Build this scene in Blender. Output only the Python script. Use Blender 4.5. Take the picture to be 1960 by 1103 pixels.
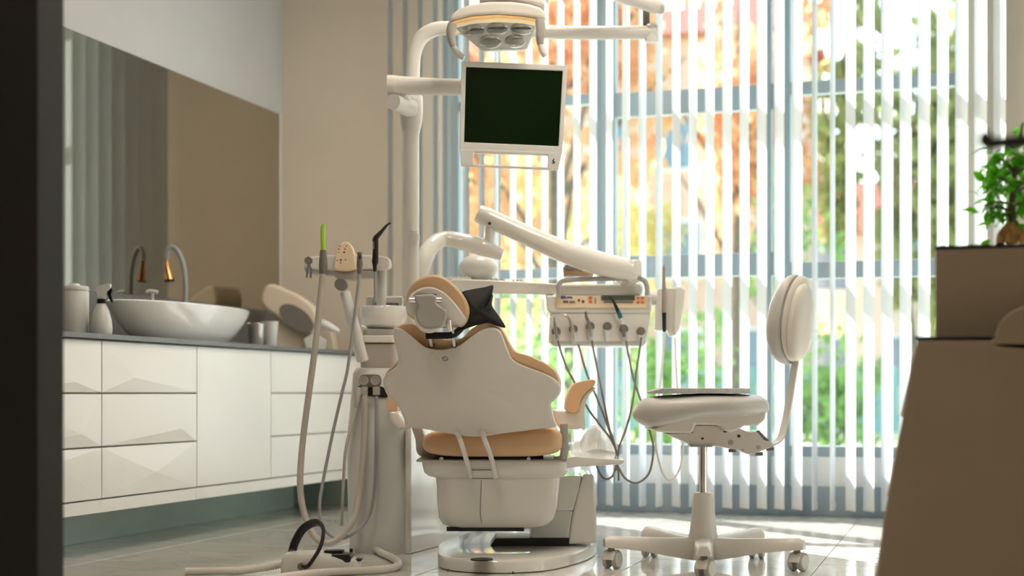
import bpy, bmesh, math, random
from mathutils import Vector, Matrix, Euler
random.seed(7)
for o in list(bpy.data.objects):
    bpy.data.objects.remove(o)
SC = bpy.context.scene
COL = SC.collection
# ------------------------------------------------------------------ camera, light, exposure
TH = math.radians(17.3)          # the camera looks 17.3 degrees left of the room's long axis
F = 2800.0                       # focal length in pixels of the 1960 frame
HC, HY = 0.58, 753.0             # camera height (m), horizon row
CT, ST = math.cos(TH), math.sin(TH)
cd = bpy.data.cameras.new('camera')
cam_o = bpy.data.objects.new('camera', cd)
COL.objects.link(cam_o)
cam_o.location = (0, 0, HC)
cam_o.rotation_euler = (math.pi/2, 0, TH)
cd.sensor_width = 36
cd.lens = F/1960*36
cd.shift_y = (HY-551.5)/1960
cd.clip_start = 0.05
cd.clip_end = 200
cd.dof.use_dof = True
cd.dof.focus_distance = 4.72
cd.dof.aperture_fstop = 1.9
SC.camera = cam_o

W = bpy.data.worlds.new('sky')
SC.world = W
W.use_nodes = True
nt = W.node_tree
bg = nt.nodes['Background']
sky = nt.nodes.new('ShaderNodeTexSky')
sky.sky_type = 'NISHITA'
sky.sun_disc = False
sky.sun_elevation = math.radians(30)
sky.sun_rotation = math.radians(-48)
sky.air_density = 1.2
sky.dust_density = 1.5
nt.links.new(sky.outputs['Color'], bg.inputs['Color'])
bg.inputs['Strength'].default_value = 0.32

sd = bpy.data.lights.new('sun', 'SUN')
sun = bpy.data.objects.new('sun', sd)
COL.objects.link(sun)
SUN_AZ, SUN_EL = math.radians(48), math.radians(30)     # azimuth left of the window's outward normal
to_sun = Vector((-math.sin(SUN_AZ)*math.cos(SUN_EL), math.cos(SUN_AZ)*math.cos(SUN_EL), math.sin(SUN_EL)))
sun.rotation_euler = to_sun.to_track_quat('Z', 'Y').to_euler()
sun.location = (-8, 16, 12)
sd.energy = 11.0
sd.angle = math.radians(0.6)
sd.color = (1.0, 0.985, 0.97)

SC.view_settings.view_transform = 'Standard'
SC.view_settings.look = 'None'
SC.view_settings.gamma = 1
SC.view_settings.use_curve_mapping = False
SC.view_settings.exposure = 1.3

# ------------------------------------------------------------------ pixel -> place helpers
def camv(px, py, d):
    return Vector(((px-980)/F*d, d, HC+(HY-py)/F*d))
def room(v):
    return Vector((v[0]*CT-v[1]*ST, v[0]*ST+v[1]*CT, v[2]))
def P(px, py, d):
    return room(camv(px, py, d))
def onX(px, py, X):
    r = (px-980)/F
    return P(px, py, X/(CT*r-ST))
def onY(px, py, Y):
    r = (px-980)/F
    return P(px, py, Y/(CT+ST*r))

# ------------------------------------------------------------------ materials
def lin(c):
    return tuple((x/255/12.92 if x/255 <= .04045 else ((x/255+.055)/1.055)**2.4) for x in c)
MATS = {}
def mat(name, rgb, rough=.5, metal=0.0, var=.06, scale=6.0, bump=0.0, bscale=300.0, coat=0.0, spec=.5, trans=0.0, emit=None, estr=1.0, col2=None, sss=0):
    if name in MATS:
        return MATS[name]
    m = bpy.data.materials.new(name)
    m.use_nodes = True
    t = m.node_tree
    b = t.nodes['Principled BSDF']
    c = lin(rgb)
    tc = t.nodes.new('ShaderNodeTexCoord')
    nz = t.nodes.new('ShaderNodeTexNoise')
    nz.inputs['Scale'].default_value = scale
    nz.inputs['Detail'].default_value = 4
    t.links.new(tc.outputs['Object'], nz.inputs['Vector'])
    rp = t.nodes.new('ShaderNodeValToRGB')
    rp.color_ramp.elements[0].position = .3
    rp.color_ramp.elements[1].position = .7
    c2 = lin(col2) if col2 else tuple(min(1, x*(1+var)) for x in c)
    c1 = c if col2 else tuple(x*(1-var) for x in c)
    rp.color_ramp.elements[0].color = (*c1, 1)
    rp.color_ramp.elements[1].color = (*c2, 1)
    t.links.new(nz.outputs['Fac'], rp.inputs['Fac'])
    t.links.new(rp.outputs['Color'], b.inputs['Base Color'])
    b.inputs['Roughness'].default_value = rough
    b.inputs['Metallic'].default_value = metal
    b.inputs['Coat Weight'].default_value = coat
    b.inputs['Coat Roughness'].default_value = .08
    b.inputs['Specular IOR Level'].default_value = spec
    b.inputs['Transmission Weight'].default_value = trans
    if emit:
        b.inputs['Emission Color'].default_value = (*lin(emit), 1)
        b.inputs['Emission Strength'].default_value = estr
    if bump:
        n2 = t.nodes.new('ShaderNodeTexNoise')
        n2.inputs['Scale'].default_value = bscale
        n2.inputs['Detail'].default_value = 3
        t.links.new(tc.outputs['Object'], n2.inputs['Vector'])
        bp = t.nodes.new('ShaderNodeBump')
        bp.inputs['Strength'].default_value = bump
        bp.inputs['Distance'].default_value = .002
        t.links.new(n2.outputs['Fac'], bp.inputs['Height'])
        t.links.new(bp.outputs['Normal'], b.inputs['Normal'])
    MATS[name] = m
    return m
def glass_mat(name, tint, k=.06):
    m = bpy.data.materials.new(name)
    m.use_nodes = True
    t = m.node_tree
    t.nodes.remove(t.nodes['Principled BSDF'])
    out = t.nodes['Material Output']
    tr = t.nodes.new('ShaderNodeBsdfTransparent')
    tr.inputs['Color'].default_value = (*tint, 1)
    gl = t.nodes.new('ShaderNodeBsdfGlossy')
    gl.inputs['Roughness'].default_value = .02
    lw = t.nodes.new('ShaderNodeLayerWeight')
    pw = t.nodes.new('ShaderNodeMath')
    pw.operation = 'POWER'
    pw.inputs[1].default_value = 5.0
    t.links.new(lw.outputs['Facing'], pw.inputs[0])
    ma_ = t.nodes.new('ShaderNodeMath')
    ma_.operation = 'MULTIPLY_ADD'
    ma_.inputs[1].default_value = .9
    ma_.inputs[2].default_value = k*.6
    t.links.new(pw.outputs[0], ma_.inputs[0])
    mx = t.nodes.new('ShaderNodeMixShader')
    t.links.new(ma_.outputs[0], mx.inputs['Fac'])
    t.links.new(tr.outputs[0], mx.inputs[1])
    t.links.new(gl.outputs[0], mx.inputs[2])
    t.links.new(mx.outputs[0], out.inputs['Surface'])
    MATS[name] = m
    return m
def fabric_mat(name, rgb, fac=.35, rough_var=.04, scale=40, trgb=None):
    m = bpy.data.materials.new(name)
    m.use_nodes = True
    t = m.node_tree
    t.nodes.remove(t.nodes['Principled BSDF'])
    out = t.nodes['Material Output']
    tc = t.nodes.new('ShaderNodeTexCoord')
    nz = t.nodes.new('ShaderNodeTexNoise')
    nz.inputs['Scale'].default_value = scale
    t.links.new(tc.outputs['Object'], nz.inputs['Vector'])
    rp = t.nodes.new('ShaderNodeValToRGB')
    c = lin(rgb)
    rp.color_ramp.elements[0].color = (*[x*(1-rough_var) for x in c], 1)
    rp.color_ramp.elements[1].color = (*[min(1, x*(1+rough_var)) for x in c], 1)
    t.links.new(nz.outputs['Fac'], rp.inputs['Fac'])
    d = t.nodes.new('ShaderNodeBsdfDiffuse')
    tl = t.nodes.new('ShaderNodeBsdfTranslucent')
    t.links.new(rp.outputs['Color'], d.inputs['Color'])
    if trgb:
        tl.inputs['Color'].default_value = (*lin(trgb), 1)
    else:
        t.links.new(rp.outputs['Color'], tl.inputs['Color'])
    mx = t.nodes.new('ShaderNodeMixShader')
    mx.inputs['Fac'].default_value = fac
    t.links.new(d.outputs[0], mx.inputs[1])
    t.links.new(tl.outputs[0], mx.inputs[2])
    t.links.new(mx.outputs[0], out.inputs['Surface'])
    MATS[name] = m
    return m

mat('wall_paint', (222, 211, 196), .75, bump=.15, bscale=180, var=.015)
mat('wall_cool', (196, 198, 200), .75, bump=.15, bscale=180, var=.015)
mat('ceiling_paint', (238, 234, 226), .8, var=.01)
mat('dark_wood', (20, 15, 12), .6, var=.3, scale=3, bump=.2, bscale=60)
mat('frame_green', (146, 158, 164), .45, var=.03)
mat('panel_white', (226, 226, 222), .5, var=.02)
mat('lacquer', (242, 242, 238), .22, var=.01, coat=.2)
mat('carcass', (214, 210, 202), .5, var=.02)
mat('worktop_grey', (116, 117, 116), .25, var=.08, scale=30)
mat('plinth_green', (186, 208, 200), .22, var=.03)
mat('mirror', (186, 180, 166), .015, metal=1.0, var=.004)
mat('mirror_edge', (226, 222, 212), .3)
mat('bench_beige', (222, 208, 188), .35, var=.02)
mat('ceramic', (236, 236, 234), .08, var=.01, coat=.5)
mat('plastic', (228, 226, 221), .28, var=.015, coat=.15)
mat('plastic_gloss', (232, 230, 224), .1, var=.01, coat=.6)
mat('plastic_cool', (220, 222, 220), .3, var=.015)
mat('plastic_grey', (176, 172, 166), .4, var=.03)
mat('plastic_mid', (120, 114, 108), .45, var=.04)
mat('shell', (224, 219, 212), .34, var=.02, coat=.1)
mat('leather_tan', (226, 188, 146), .42, var=.05, bump=.12, bscale=260, scale=3)
mat('leather_grey', (198, 196, 192), .4, var=.04, bump=.12, bscale=240, scale=4)
mat('leather_white', (230, 225, 216), .38, var=.03, bump=.1, bscale=240, scale=4)
mat('chrome', (232, 228, 222), .2, metal=1.0, var=.03)
mat('steel', (188, 184, 178), .3, metal=1.0, var=.05)
mat('copper', (216, 164, 116), .2, metal=1.0, var=.05)
mat('black_plastic', (18, 18, 19), .4, var=.15)
mat('black_fabric', (16, 16, 17), .62, var=.25, bump=.4, bscale=90, scale=8)
mat('hose_beige', (188, 182, 172), .45, var=.03)
mat('hose_grey', (160, 162, 168), .4, var=.03)
mat('hose_dark', (118, 110, 104), .45, var=.03)
mat('hose_white', (220, 214, 204), .45, var=.03)
mat('screen', (9, 30, 6), .16, var=.25, scale=2, spec=.25)
mat('display', (92, 98, 84), .25, var=.1)
mat('lens', (176, 182, 180), .06, metal=.7, var=.15, scale=30, coat=.8)
mat('lime', (166, 210, 58), .35, var=.05)
mat('peach_panel', (244, 222, 190), .4, var=.02)
mat('amber', (236, 190, 124), .3, var=.03)
mat('icon_blue', (74, 84, 150), .5)
mat('icon_red', (214, 110, 70), .5)
mat('icon_brown', (120, 86, 66), .5)
mat('red_soap', (214, 84, 62), .45)
mat('soap_green', (160, 178, 150), .2)
mat('soil', (26, 18, 13), .95, var=.4, bump=1.0, bscale=120, scale=60)
mat('box_beige', (146, 129, 106), .55, var=.03, bump=.08, bscale=120)
mat('box_dark', (44, 38, 36), .6)
mat('bark_root', (206, 156, 98), .7, var=.25, scale=20, bump=.5, bscale=60)
mat('bark', (112, 98, 86), .9, var=.25, scale=8, bump=.5, bscale=30)
mat('felt_grey', (196, 198, 196), .9, var=.12, scale=80, bump=.6, bscale=220)
mat('tray_stuff', (170, 164, 158), .4)
mat('books_brown', (166, 132, 100), .7)
mat('books_grey', (128, 122, 124), .7)
mat('teal_tip', (38, 122, 128), .35)
mat('pen_body', (168, 152, 140), .35)
mat('paper_white', (236, 238, 236), .4, var=.03, bump=.2, bscale=40)
mat('lawn', (172, 180, 118), .95, var=.2, scale=2.0, col2=(206, 204, 160))
mat('paving', (214, 208, 198), .9, var=.04, scale=3)
mat('house_wall', (226, 204, 186), .9, var=.04)
mat('house_brick', (214, 176, 158), .9, var=.1)
mat('house_roof', (182, 96, 74), .9, var=.15)
mat('house_glass', (120, 138, 156), .1)
mat('fence_teal', (132, 176, 182), .7, var=.06)
mat('grout', (150, 146, 140), .8)
glass_mat('window_glass', (.93, .97, .96))
fabric_mat('blind_fabric', (222, 227, 230), .06, .015, 60)
fabric_mat('leaf_orange', (230, 184, 146), .45, .25, 3)
fabric_mat('leaf_rust', (216, 138, 112), .45, .25, 3)
fabric_mat('leaf_yellow', (222, 208, 150), .45, .25, 3)
fabric_mat('leaf_green', (146, 178, 106), .45, .3, 3)
fabric_mat('leaf_olive', (160, 164, 112), .45, .3, 3)

def leaf_gloss():
    m = mat('ficus_leaf', (78, 160, 44), .25, var=.35, scale=14, coat=.3)
    b = m.node_tree.nodes['Principled BSDF']
    t = m.node_tree
    tl = t.nodes.new('ShaderNodeBsdfTranslucent')
    tl.inputs['Color'].default_value = (*lin((120, 220, 30)), 1)
    mx = t.nodes.new('ShaderNodeMixShader')
    mx.inputs['Fac'].default_value = .35
    t.links.new(b.outputs[0], mx.inputs[1])
    t.links.new(tl.outputs[0], mx.inputs[2])
    t.links.new(mx.outputs[0], t.nodes['Material Output'].inputs['Surface'])
leaf_gloss()
def tile_mat():
    m = bpy.data.materials.new('marble_tile')
    m.use_nodes = True
    t = m.node_tree
    b = t.nodes['Principled BSDF']
    tc = t.nodes.new('ShaderNodeTexCoord')
    oi = t.nodes.new('ShaderNodeObjectInfo')
    ad = t.nodes.new('ShaderNodeVectorMath')
    ad.operation = 'ADD'
    sc = t.nodes.new('ShaderNodeVectorMath')
    sc.operation = 'SCALE'
    sc.inputs['Scale'].default_value = 37.0
    cb = t.nodes.new('ShaderNodeCombineXYZ')
    t.links.new(oi.outputs['Random'], cb.inputs[0])
    t.links.new(oi.outputs['Random'], cb.inputs[2])
    t.links.new(cb.outputs[0], sc.inputs[0])
    t.links.new(tc.outputs['Object'], ad.inputs[0])
    t.links.new(sc.outputs[0], ad.inputs[1])
    n = t.nodes.new('ShaderNodeTexNoise')
    n.inputs['Scale'].default_value = 2.2
    n.inputs['Detail'].default_value = 7
    n.inputs['Distortion'].default_value = 1.6
    t.links.new(ad.outputs[0], n.inputs['Vector'])
    r = t.nodes.new('ShaderNodeValToRGB')
    e = r.color_ramp.elements
    e[0].position, e[0].color = .40, (*lin((222, 218, 210)), 1)
    e[1].position, e[1].color = .62, (*lin((226, 222, 215)), 1)
    v = r.color_ramp.elements.new(.5)
    v.color = (*lin((211, 207, 201)), 1)
    v2 = r.color_ramp.elements.new(.46)
    v2.color = (*lin((222, 218, 211)), 1)
    v3 = r.color_ramp.elements.new(.54)
    v3.color = (*lin((224, 220, 213)), 1)
    t.links.new(n.outputs['Fac'], r.inputs['Fac'])
    t.links.new(r.outputs['Color'], b.inputs['Base Color'])
    b.inputs['Roughness'].default_value = .06
    b.inputs['Coat Weight'].default_value = .15
    b.inputs['Coat Roughness'].default_value = .03
    MATS['marble_tile'] = m
tile_mat()

# ------------------------------------------------------------------ mesh helpers
def catmull(pts, n=6, closed=False):
    pts = [Vector(p) for p in pts]
    out = []
    N = len(pts)
    rng = range(N if closed else N-1)
    for i in rng:
        if closed:
            p0, p1, p2, p3 = pts[(i-1) % N], pts[i], pts[(i+1) % N], pts[(i+2) % N]
        else:
            p0, p1, p2, p3 = pts[max(i-1, 0)], pts[i], pts[i+1], pts[min(i+2, N-1)]
        for k in range(n):
            t = k/n
            out.append(.5*((2*p1)+(p2-p0)*t+(2*p0-5*p1+4*p2-p3)*t*t+(3*p1-p0-3*p2+p3)*t**3))
    if not closed:
        out.append(pts[-1])
    return out
def frame_of(z):
    z = z.normalized()
    a = Vector((0, 0, 1)) if abs(z.z) < .9 else Vector((1, 0, 0))
    x = a.cross(z).normalized()
    return x, z.cross(x)

class MB:
    def __init__(s):
        s.v, s.f = [], []
    def add(s, vs, fs):
        o = len(s.v)
        s.v += [Vector(v) for v in vs]
        s.f += [[i+o for i in f] for f in fs]
        return s
    def box(s, a, b):
        x0, y0, z0 = a
        x1, y1, z1 = b
        v = [(x0, y0, z0), (x1, y0, z0), (x1, y1, z0), (x0, y1, z0), (x0, y0, z1), (x1, y0, z1), (x1, y1, z1), (x0, y1, z1)]
        return s.add(v, [(3, 2, 1, 0), (4, 5, 6, 7), (0, 1, 5, 4), (1, 2, 6, 5), (2, 3, 7, 6), (3, 0, 4, 7)])
    def obox(s, c, size, M):
        hx, hy, hz = [q/2 for q in size]
        t = MB().box((-hx, -hy, -hz), (hx, hy, hz))
        return s.add([Vector(c)+M @ v for v in t.v], t.f)
    def rings(s, rings, cap0=True, cap1=True):
        n = len(rings[0])
        vs = [p for r in rings for p in r]
        fs = []
        for i in range(len(rings)-1):
            for j in range(n):
                k = (j+1) % n
                fs.append((i*n+j, i*n+k, (i+1)*n+k, (i+1)*n+j))
        if cap0:
            fs.append(tuple(reversed(range(n))))
        if cap1:
            fs.append(tuple(range((len(rings)-1)*n, len(rings)*n)))
        return s.add(vs, fs)
    def tube(s, pts, r, n=12, sm=6, closed=False, ell=None):
        pts = [Vector(p) for p in pts]
        rr = r if isinstance(r, (list, tuple)) else [r]*len(pts)
        if sm > 1 and len(pts) > 2:
            P4 = [Vector((p.x, p.y, p.z)) for p in pts]
            q = catmull(P4, sm)
            rq = []
            for i in range(len(pts)-1):
                for k in range(sm):
                    rq.append(rr[i]+(rr[i+1]-rr[i])*k/sm)
            rq.append(rr[-1])
            pts, rr = q, rq
        rings = []
        x = None
        for i, p in enumerate(pts):
            d = (pts[min(i+1, len(pts)-1)]-pts[max(i-1, 0)])
            if d.length < 1e-9:
                d = Vector((0, 0, 1))
            d.normalize()
            if x is None:
                x, y = frame_of(d)
            else:
                x = (x-d*x.dot(d)).normalized()
                y = d.cross(x)
            ex, ey = ell if ell else (1, 1)
            rings.append([p+(x*ex*math.cos(2*math.pi*k/n)+y*ey*math.sin(2*math.pi*k/n))*rr[i] for k in range(n)])
        return s.rings(rings)
    def cyl(s, a, b, r0, r1=None, n=20):
        return s.tube([a, b], [r0, r0 if r1 is None else r1], n, 1)
    def lathe(s, c, prof, n=28, axis=(0, 0, 1), sx=1.0, sy=1.0):
        x, y = frame_of(Vector(axis)) if tuple(axis) != (0, 0, 1) else (Vector((1, 0, 0)), Vector((0, 1, 0)))
        z = Vector(axis).normalized()
        c = Vector(c)
        return s.rings([[c+z*h+(x*sx*math.cos(2*math.pi*k/n)+y*sy*math.sin(2*math.pi*k/n))*max(r, 1e-4) for k in range(n)] for r, h in prof])
    def ball(s, c, r, n=20, m=12, sc=(1, 1, 1), M=None):
        rings = []
        for i in range(1, m):
            a = math.pi*i/m
            ring = []
            for k in range(n):
                b = 2*math.pi*k/n
                v = Vector((math.sin(a)*math.cos(b)*sc[0], math.sin(a)*math.sin(b)*sc[1], -math.cos(a)*sc[2]))*r
                if M:
                    v = M @ v
                ring.append(Vector(c)+v)
            rings.append(ring)
        return s.rings(rings)
    def prism(s, pts, y0, y1):
        """outline of (x, z), extruded along y"""
        n = len(pts)
        vs = [(p[0], y0, p[1]) for p in pts]+[(p[0], y1, p[1]) for p in pts]
        fs = [tuple(range(n)), tuple(reversed(range(n, 2*n)))]
        fs += [(i, i+n, (i+1) % n+n, (i+1) % n) for i in range(n)]
        return s.add(vs, fs)
    def star(s, outline, centre, prof, fn):
        """rings of a star-shaped outline: prof = [(scale, w)], fn(u, v, w) -> point"""
        cu, cv = centre
        rings = [[fn(cu+(u-cu)*k, cv+(v-cv)*k, w) for u, v in outline] for k, w in prof]
        return s.rings(rings)
    def build(s, name, material, parent=None, bevel=0.0, seg=2, smooth=True, ang=38, sub=0):
        me = bpy.data.meshes.new(name)
        bm = bmesh.new()
        vs = [bm.verts.new(v) for v in s.v]
        for f in s.f:
            try:
                bm.faces.new([vs[i] for i in f])
            except ValueError:
                pass
        bmesh.ops.remove_doubles(bm, verts=bm.verts, dist=1e-6)
        bmesh.ops.recalc_face_normals(bm, faces=bm.faces)
        if bevel:
            ed = [e for e in bm.edges if len(e.link_faces) == 2 and e.calc_face_angle() > math.radians(ang)]
            bmesh.ops.bevel(bm, geom=ed, offset=bevel, segments=seg, profile=.6, affect='EDGES', clamp_overlap=True)
        if smooth:
            for f in bm.faces:
                f.smooth = True
            for e in bm.edges:
                if len(e.link_faces) == 2 and e.calc_face_angle() > math.radians(48 if bevel else ang):
                    e.smooth = False
        bm.to_mesh(me)
        bm.free()
        me.materials.append(MATS[material])
        o = bpy.data.objects.new(name, me)
        COL.objects.link(o)
        if parent is not None:
            o.parent = parent
        if bevel and smooth:
            wn = o.modifiers.new('weighted_normal', 'WEIGHTED_NORMAL')
            wn.keep_sharp = True
            wn.weight = 80
        if sub:
            md = o.modifiers.new('subdivision', 'SUBSURF')
            md.levels = md.render_levels = sub
        return o
def tag(o, label=None, cat=None, group=None, kind=None):
    if label:
        o['label'] = label
    if cat:
        o['category'] = cat
    if group:
        o['group'] = group
    if kind:
        o['kind'] = kind
    return o
def struct(o, label=None):
    return tag(o, label, None, None, 'structure')
class Thing:
    """an Empty at a thing's base, turned with the camera's yaw so that local x runs to the right of the picture and y away from the camera"""
    def __init__(s, name, label, cat, base, rot=TH, group=None):
        s.o = bpy.data.objects.new(name, None)
        COL.objects.link(s.o)
        s.o.empty_display_size = .05
        s.o.location = base
        s.o.rotation_euler = (0, 0, rot)
        s.inv = (Matrix.Translation(Vector(base)) @ Matrix.Rotation(rot, 4, 'Z')).inverted()
        tag(s.o, label, cat, group)
    def l(s, px, py, d):
        return s.inv @ P(px, py, d)
    def w(s, p):
        return s.inv @ Vector(p)
    def part(s, mb, name, material, parent=None, **k):
        return mb.build(name, material, parent or s.o, **k)
    def poly(s, pts, d):
        """pixel outline at distance d -> local (x, z) list"""
        return [(q.x, q.z) for q in (s.l(px, py, d) for px, py in pts)]
def crop(ox, oy, k):
    return lambda *pts: [(ox+x/k, oy+y/k) for x, y in pts]
# ------------------------------------------------------------------ the room
XL, XR, YB, YF, ZC = -3.45, 1.6, 7.0, -1.3, 2.95
fl = struct(MB().box((XL-.15, YF-.15, -.12), (XR+.15, YB+.12, -.006)).build('floor', 'grout', smooth=False), 'glossy white marble tile floor')
tile_cache = {}
def tile_mesh(w, h):
    key = (round(w, 3), round(h, 3))
    if key not in tile_cache:
        o = MB().box((-w/2, -h/2, -.012), (w/2, h/2, 0)).build('floor_tile', 'marble_tile', bevel=.0012, seg=1, smooth=False)
        tile_cache[key] = o.data
        bpy.data.objects.remove(o)
    return tile_cache[key]
xs = [XL]+[-.477+.6*k for k in range(-4, 4)]+[XR]
ys = [YF]+[5.04+.6*k for k in range(-10, 4)]+[YB]
for i in range(len(xs)-1):
    for j in range(len(ys)-1):
        w, h = xs[i+1]-xs[i]-.003, ys[j+1]-ys[j]-.003
        if w < .01 or h < .01:
            continue
        o = bpy.data.objects.new('floor_tile', tile_mesh(w, h))
        COL.objects.link(o)
        o.location = ((xs[i]+xs[i+1])/2, (ys[j]+ys[j+1])/2, random.uniform(-.0002, .0002))
        o.rotation_euler = (random.uniform(-1, 1)*.0006, random.uniform(-1, 1)*.0006, 0)
        o.parent = fl
struct(MB().box((XL-.15, YF-.15, ZC), (XR+.15, YB+.12, ZC+.1)).build('ceiling', 'ceiling_paint', smooth=False))
struct(MB().box((XL-.15, YF-.15, 0), (XL, YB+.12, ZC)).build('wall_left', 'wall_cool', smooth=False))
struct(MB().box((XR, YF-.15, 0), (XR+.15, YB+.12, ZC)).build('wall_right', 'wall_cool', smooth=False))
struct(MB().box((XL, YF-.15, 0), (XR, YF, ZC)).build('wall_front', 'wall_paint', smooth=False))
WX0, WX1, WZ1 = -2.56, 0.0, 2.75
wb = MB().box((XL, YB, 0), (WX0, YB+.12, ZC)).box((WX1, YB, 0), (XR, YB+.12, ZC)).box((WX0, YB, WZ1), (WX1, YB+.12, ZC))
struct(wb.build('wall_back', 'wall_paint', smooth=False))
struct(MB().box((XL, YB-.014, 0), (WX0, YB, .12)).build('baseboard_back', 'plinth_green', bevel=.003))
pe = P(123, 900, 3.0)
struct(MB().box((XL, pe.y-.09, 0), (pe.x, pe.y, ZC)).build('wall_partition', 'dark_wood', bevel=.004), 'dark brown partition end close to the camera at the left edge')

# windows: stiles, rails, panes and panels
def window(n, x0, x1, stiles, rails):
    y0, y1 = YB+.03, YB+.10
    root = bpy.data.objects.new('window_%d' % n, None)
    COL.objects.link(root)
    root.location = ((x0+x1)/2, YB+.06, 0)
    struct(root, ['left window light with slim grey frame behind the blinds', 'middle opening window with wide grey-green sash behind the blinds', 'right window light with slim rails behind the blinds'][n-1])
    off = Vector(root.location)
    def b(name, m, a, c, bev=.004):
        mb = MB().box(a, c)
        mb.v = [v-off for v in mb.v]
        return mb.build(name, m, root, bevel=bev)
    for (a, c) in stiles:
        b('stile', 'frame_green', (a, y0, .14), (c, y1, WZ1))
    zz = sorted(rails)
    for z, t in zz:
        b('rail', 'frame_green', (x0, y0+.006, z-t/2), (x1, y1-.006, z+t/2))
    b('rail', 'frame_green', (x0, y0+.006, WZ1-.06), (x1, y1-.006, WZ1))
    edges = [z for z, t in zz]+[WZ1]
    for za, zb in zip(edges[:-1], edges[1:]):
        b('pane', 'window_glass', (x0+.01, y0+.030, za), (x1-.01, y0+.036, zb), 0)
    b('panel', 'panel_white', (x0, y0+.01, .14), (x1, y1-.01, zz[0][0]), .002)
    b('sill_bar', 'frame_green', (x0, y0-.02, 0), (x1, y1+.02, .14))
window(1, WX0, -1.735, [(WX0, WX0+.085), (-1.755, -1.735)], [(.305, .05), (1.18, .05), (2.04, .05)])
window(2, -1.735, -.845, [(-1.735, -1.66), (-.935, -.895), (-.865, -.845)], [(.305, .05), (1.20, .11), (2.0, .117)])
window(3, -.845, WX1, [(-.845, -.805), (-.05, WX1)], [(.305, .05), (1.163, .08), (2.03, .062)])

# vertical blind
bl = Thing('vertical_blind', 'white vertical blind with angled fabric slats across the window wall', 'blind', (-1.3, 6.86, 0), 0)
off = Vector((-1.3, 6.86, 0))
mb = MB().box((-1.49, -.025, 2.78), (1.47, .025, 2.82))
bl.part(mb, 'head_rail', 'panel_white', bevel=.004)
for hx in (-1.2, 0, 1.2):
    bl.part(MB().box((hx-.015, -.012, 2.82), (hx+.015, .012, ZC)), 'bracket', 'panel_white')
sl = MB()
nseg = 6
for k in range(nseg):
    a0, a1 = -.0445+.089*k/nseg, -.0445+.089*(k+1)/nseg
    c0, c1 = .004*(1-(a0/.0445)**2), .004*(1-(a1/.0445)**2)
    sl.add([(c0-.0004, a0, .04), (c1-.0004, a1, .04), (c1-.0004, a1, 2.785), (c0-.0004, a0, 2.785), (c0+.0004, a0, .04), (c1+.0004, a1, .04), (c1+.0004, a1, 2.785), (c0+.0004, a0, 2.785)],
           [(0, 3, 2, 1), (4, 5, 6, 7), (0, 1, 5, 4), (3, 7, 6, 2)]+([(0, 4, 7, 3)] if k == 0 else [])+([(1, 2, 6, 5)] if k == nseg-1 else []))
wt = MB().box((.0008, -.040, .045), (.0042, .040, .075))
slat0 = sl.build('slat', 'blind_fabric')
wt0 = wt.build('bottom_weight', 'panel_white')
sm, wm = slat0.data, wt0.data
bpy.data.objects.remove(slat0)
bpy.data.objects.remove(wt0)
def px_of(X, Y):
    return 980+F*math.tan(math.atan2(X, Y)+TH)
shut = [1216, 1250, 1546, 1584]
for k in range(37):
    x = -2.78+.081*k
    px = px_of(x, 6.86)
    ang = 37+random.uniform(-2.5, 2.5)
    if any(abs(px-q) < 17 for q in shut):
        ang = -11+random.uniform(-2, 2)
    s_ = bpy.data.objects.new('slat', sm)
    COL.objects.link(s_)
    s_.parent = bl.o
    s_.location = (x+1.3, random.uniform(-.002, .002), 0)
    s_.rotation_euler = (0, 0, math.radians(ang))
    w_ = bpy.data.objects.new('bottom_weight', wm)
    COL.objects.link(w_)
    w_.parent = s_

# unseen fill panels, added under the ceiling to brighten the room
def add_fill_panel(x, y, k, label):
    t = Thing('fill_panel', label, 'lamp', (x, y, ZC), 0, 'added fill panels')
    t.part(MB().box((-.31, -.31, -.03), (.31, .31, 0)), 'frame', 'panel_white', bevel=.004)
    m = mat('fill_diffuser', (255, 240, 214), .5, emit=(255, 239, 220), estr=FILL_EMIT)
    t.part(MB().box((-.28, -.28, -.036), (.28, .28, -.03)), 'diffuser', 'fill_diffuser')
FILL_EMIT = 10.0
add_fill_panel(-.9, 4.3, 0, 'square fill panel added on the ceiling above the dental chair, out of frame')
add_fill_panel(-1.3, 2.0, 2, 'square fill panel added on the ceiling in the near half of the room, out of frame')
add_fill_panel(-1.6, 5.6, 1, 'square fill panel added on the ceiling between chair and window, out of frame')

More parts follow.
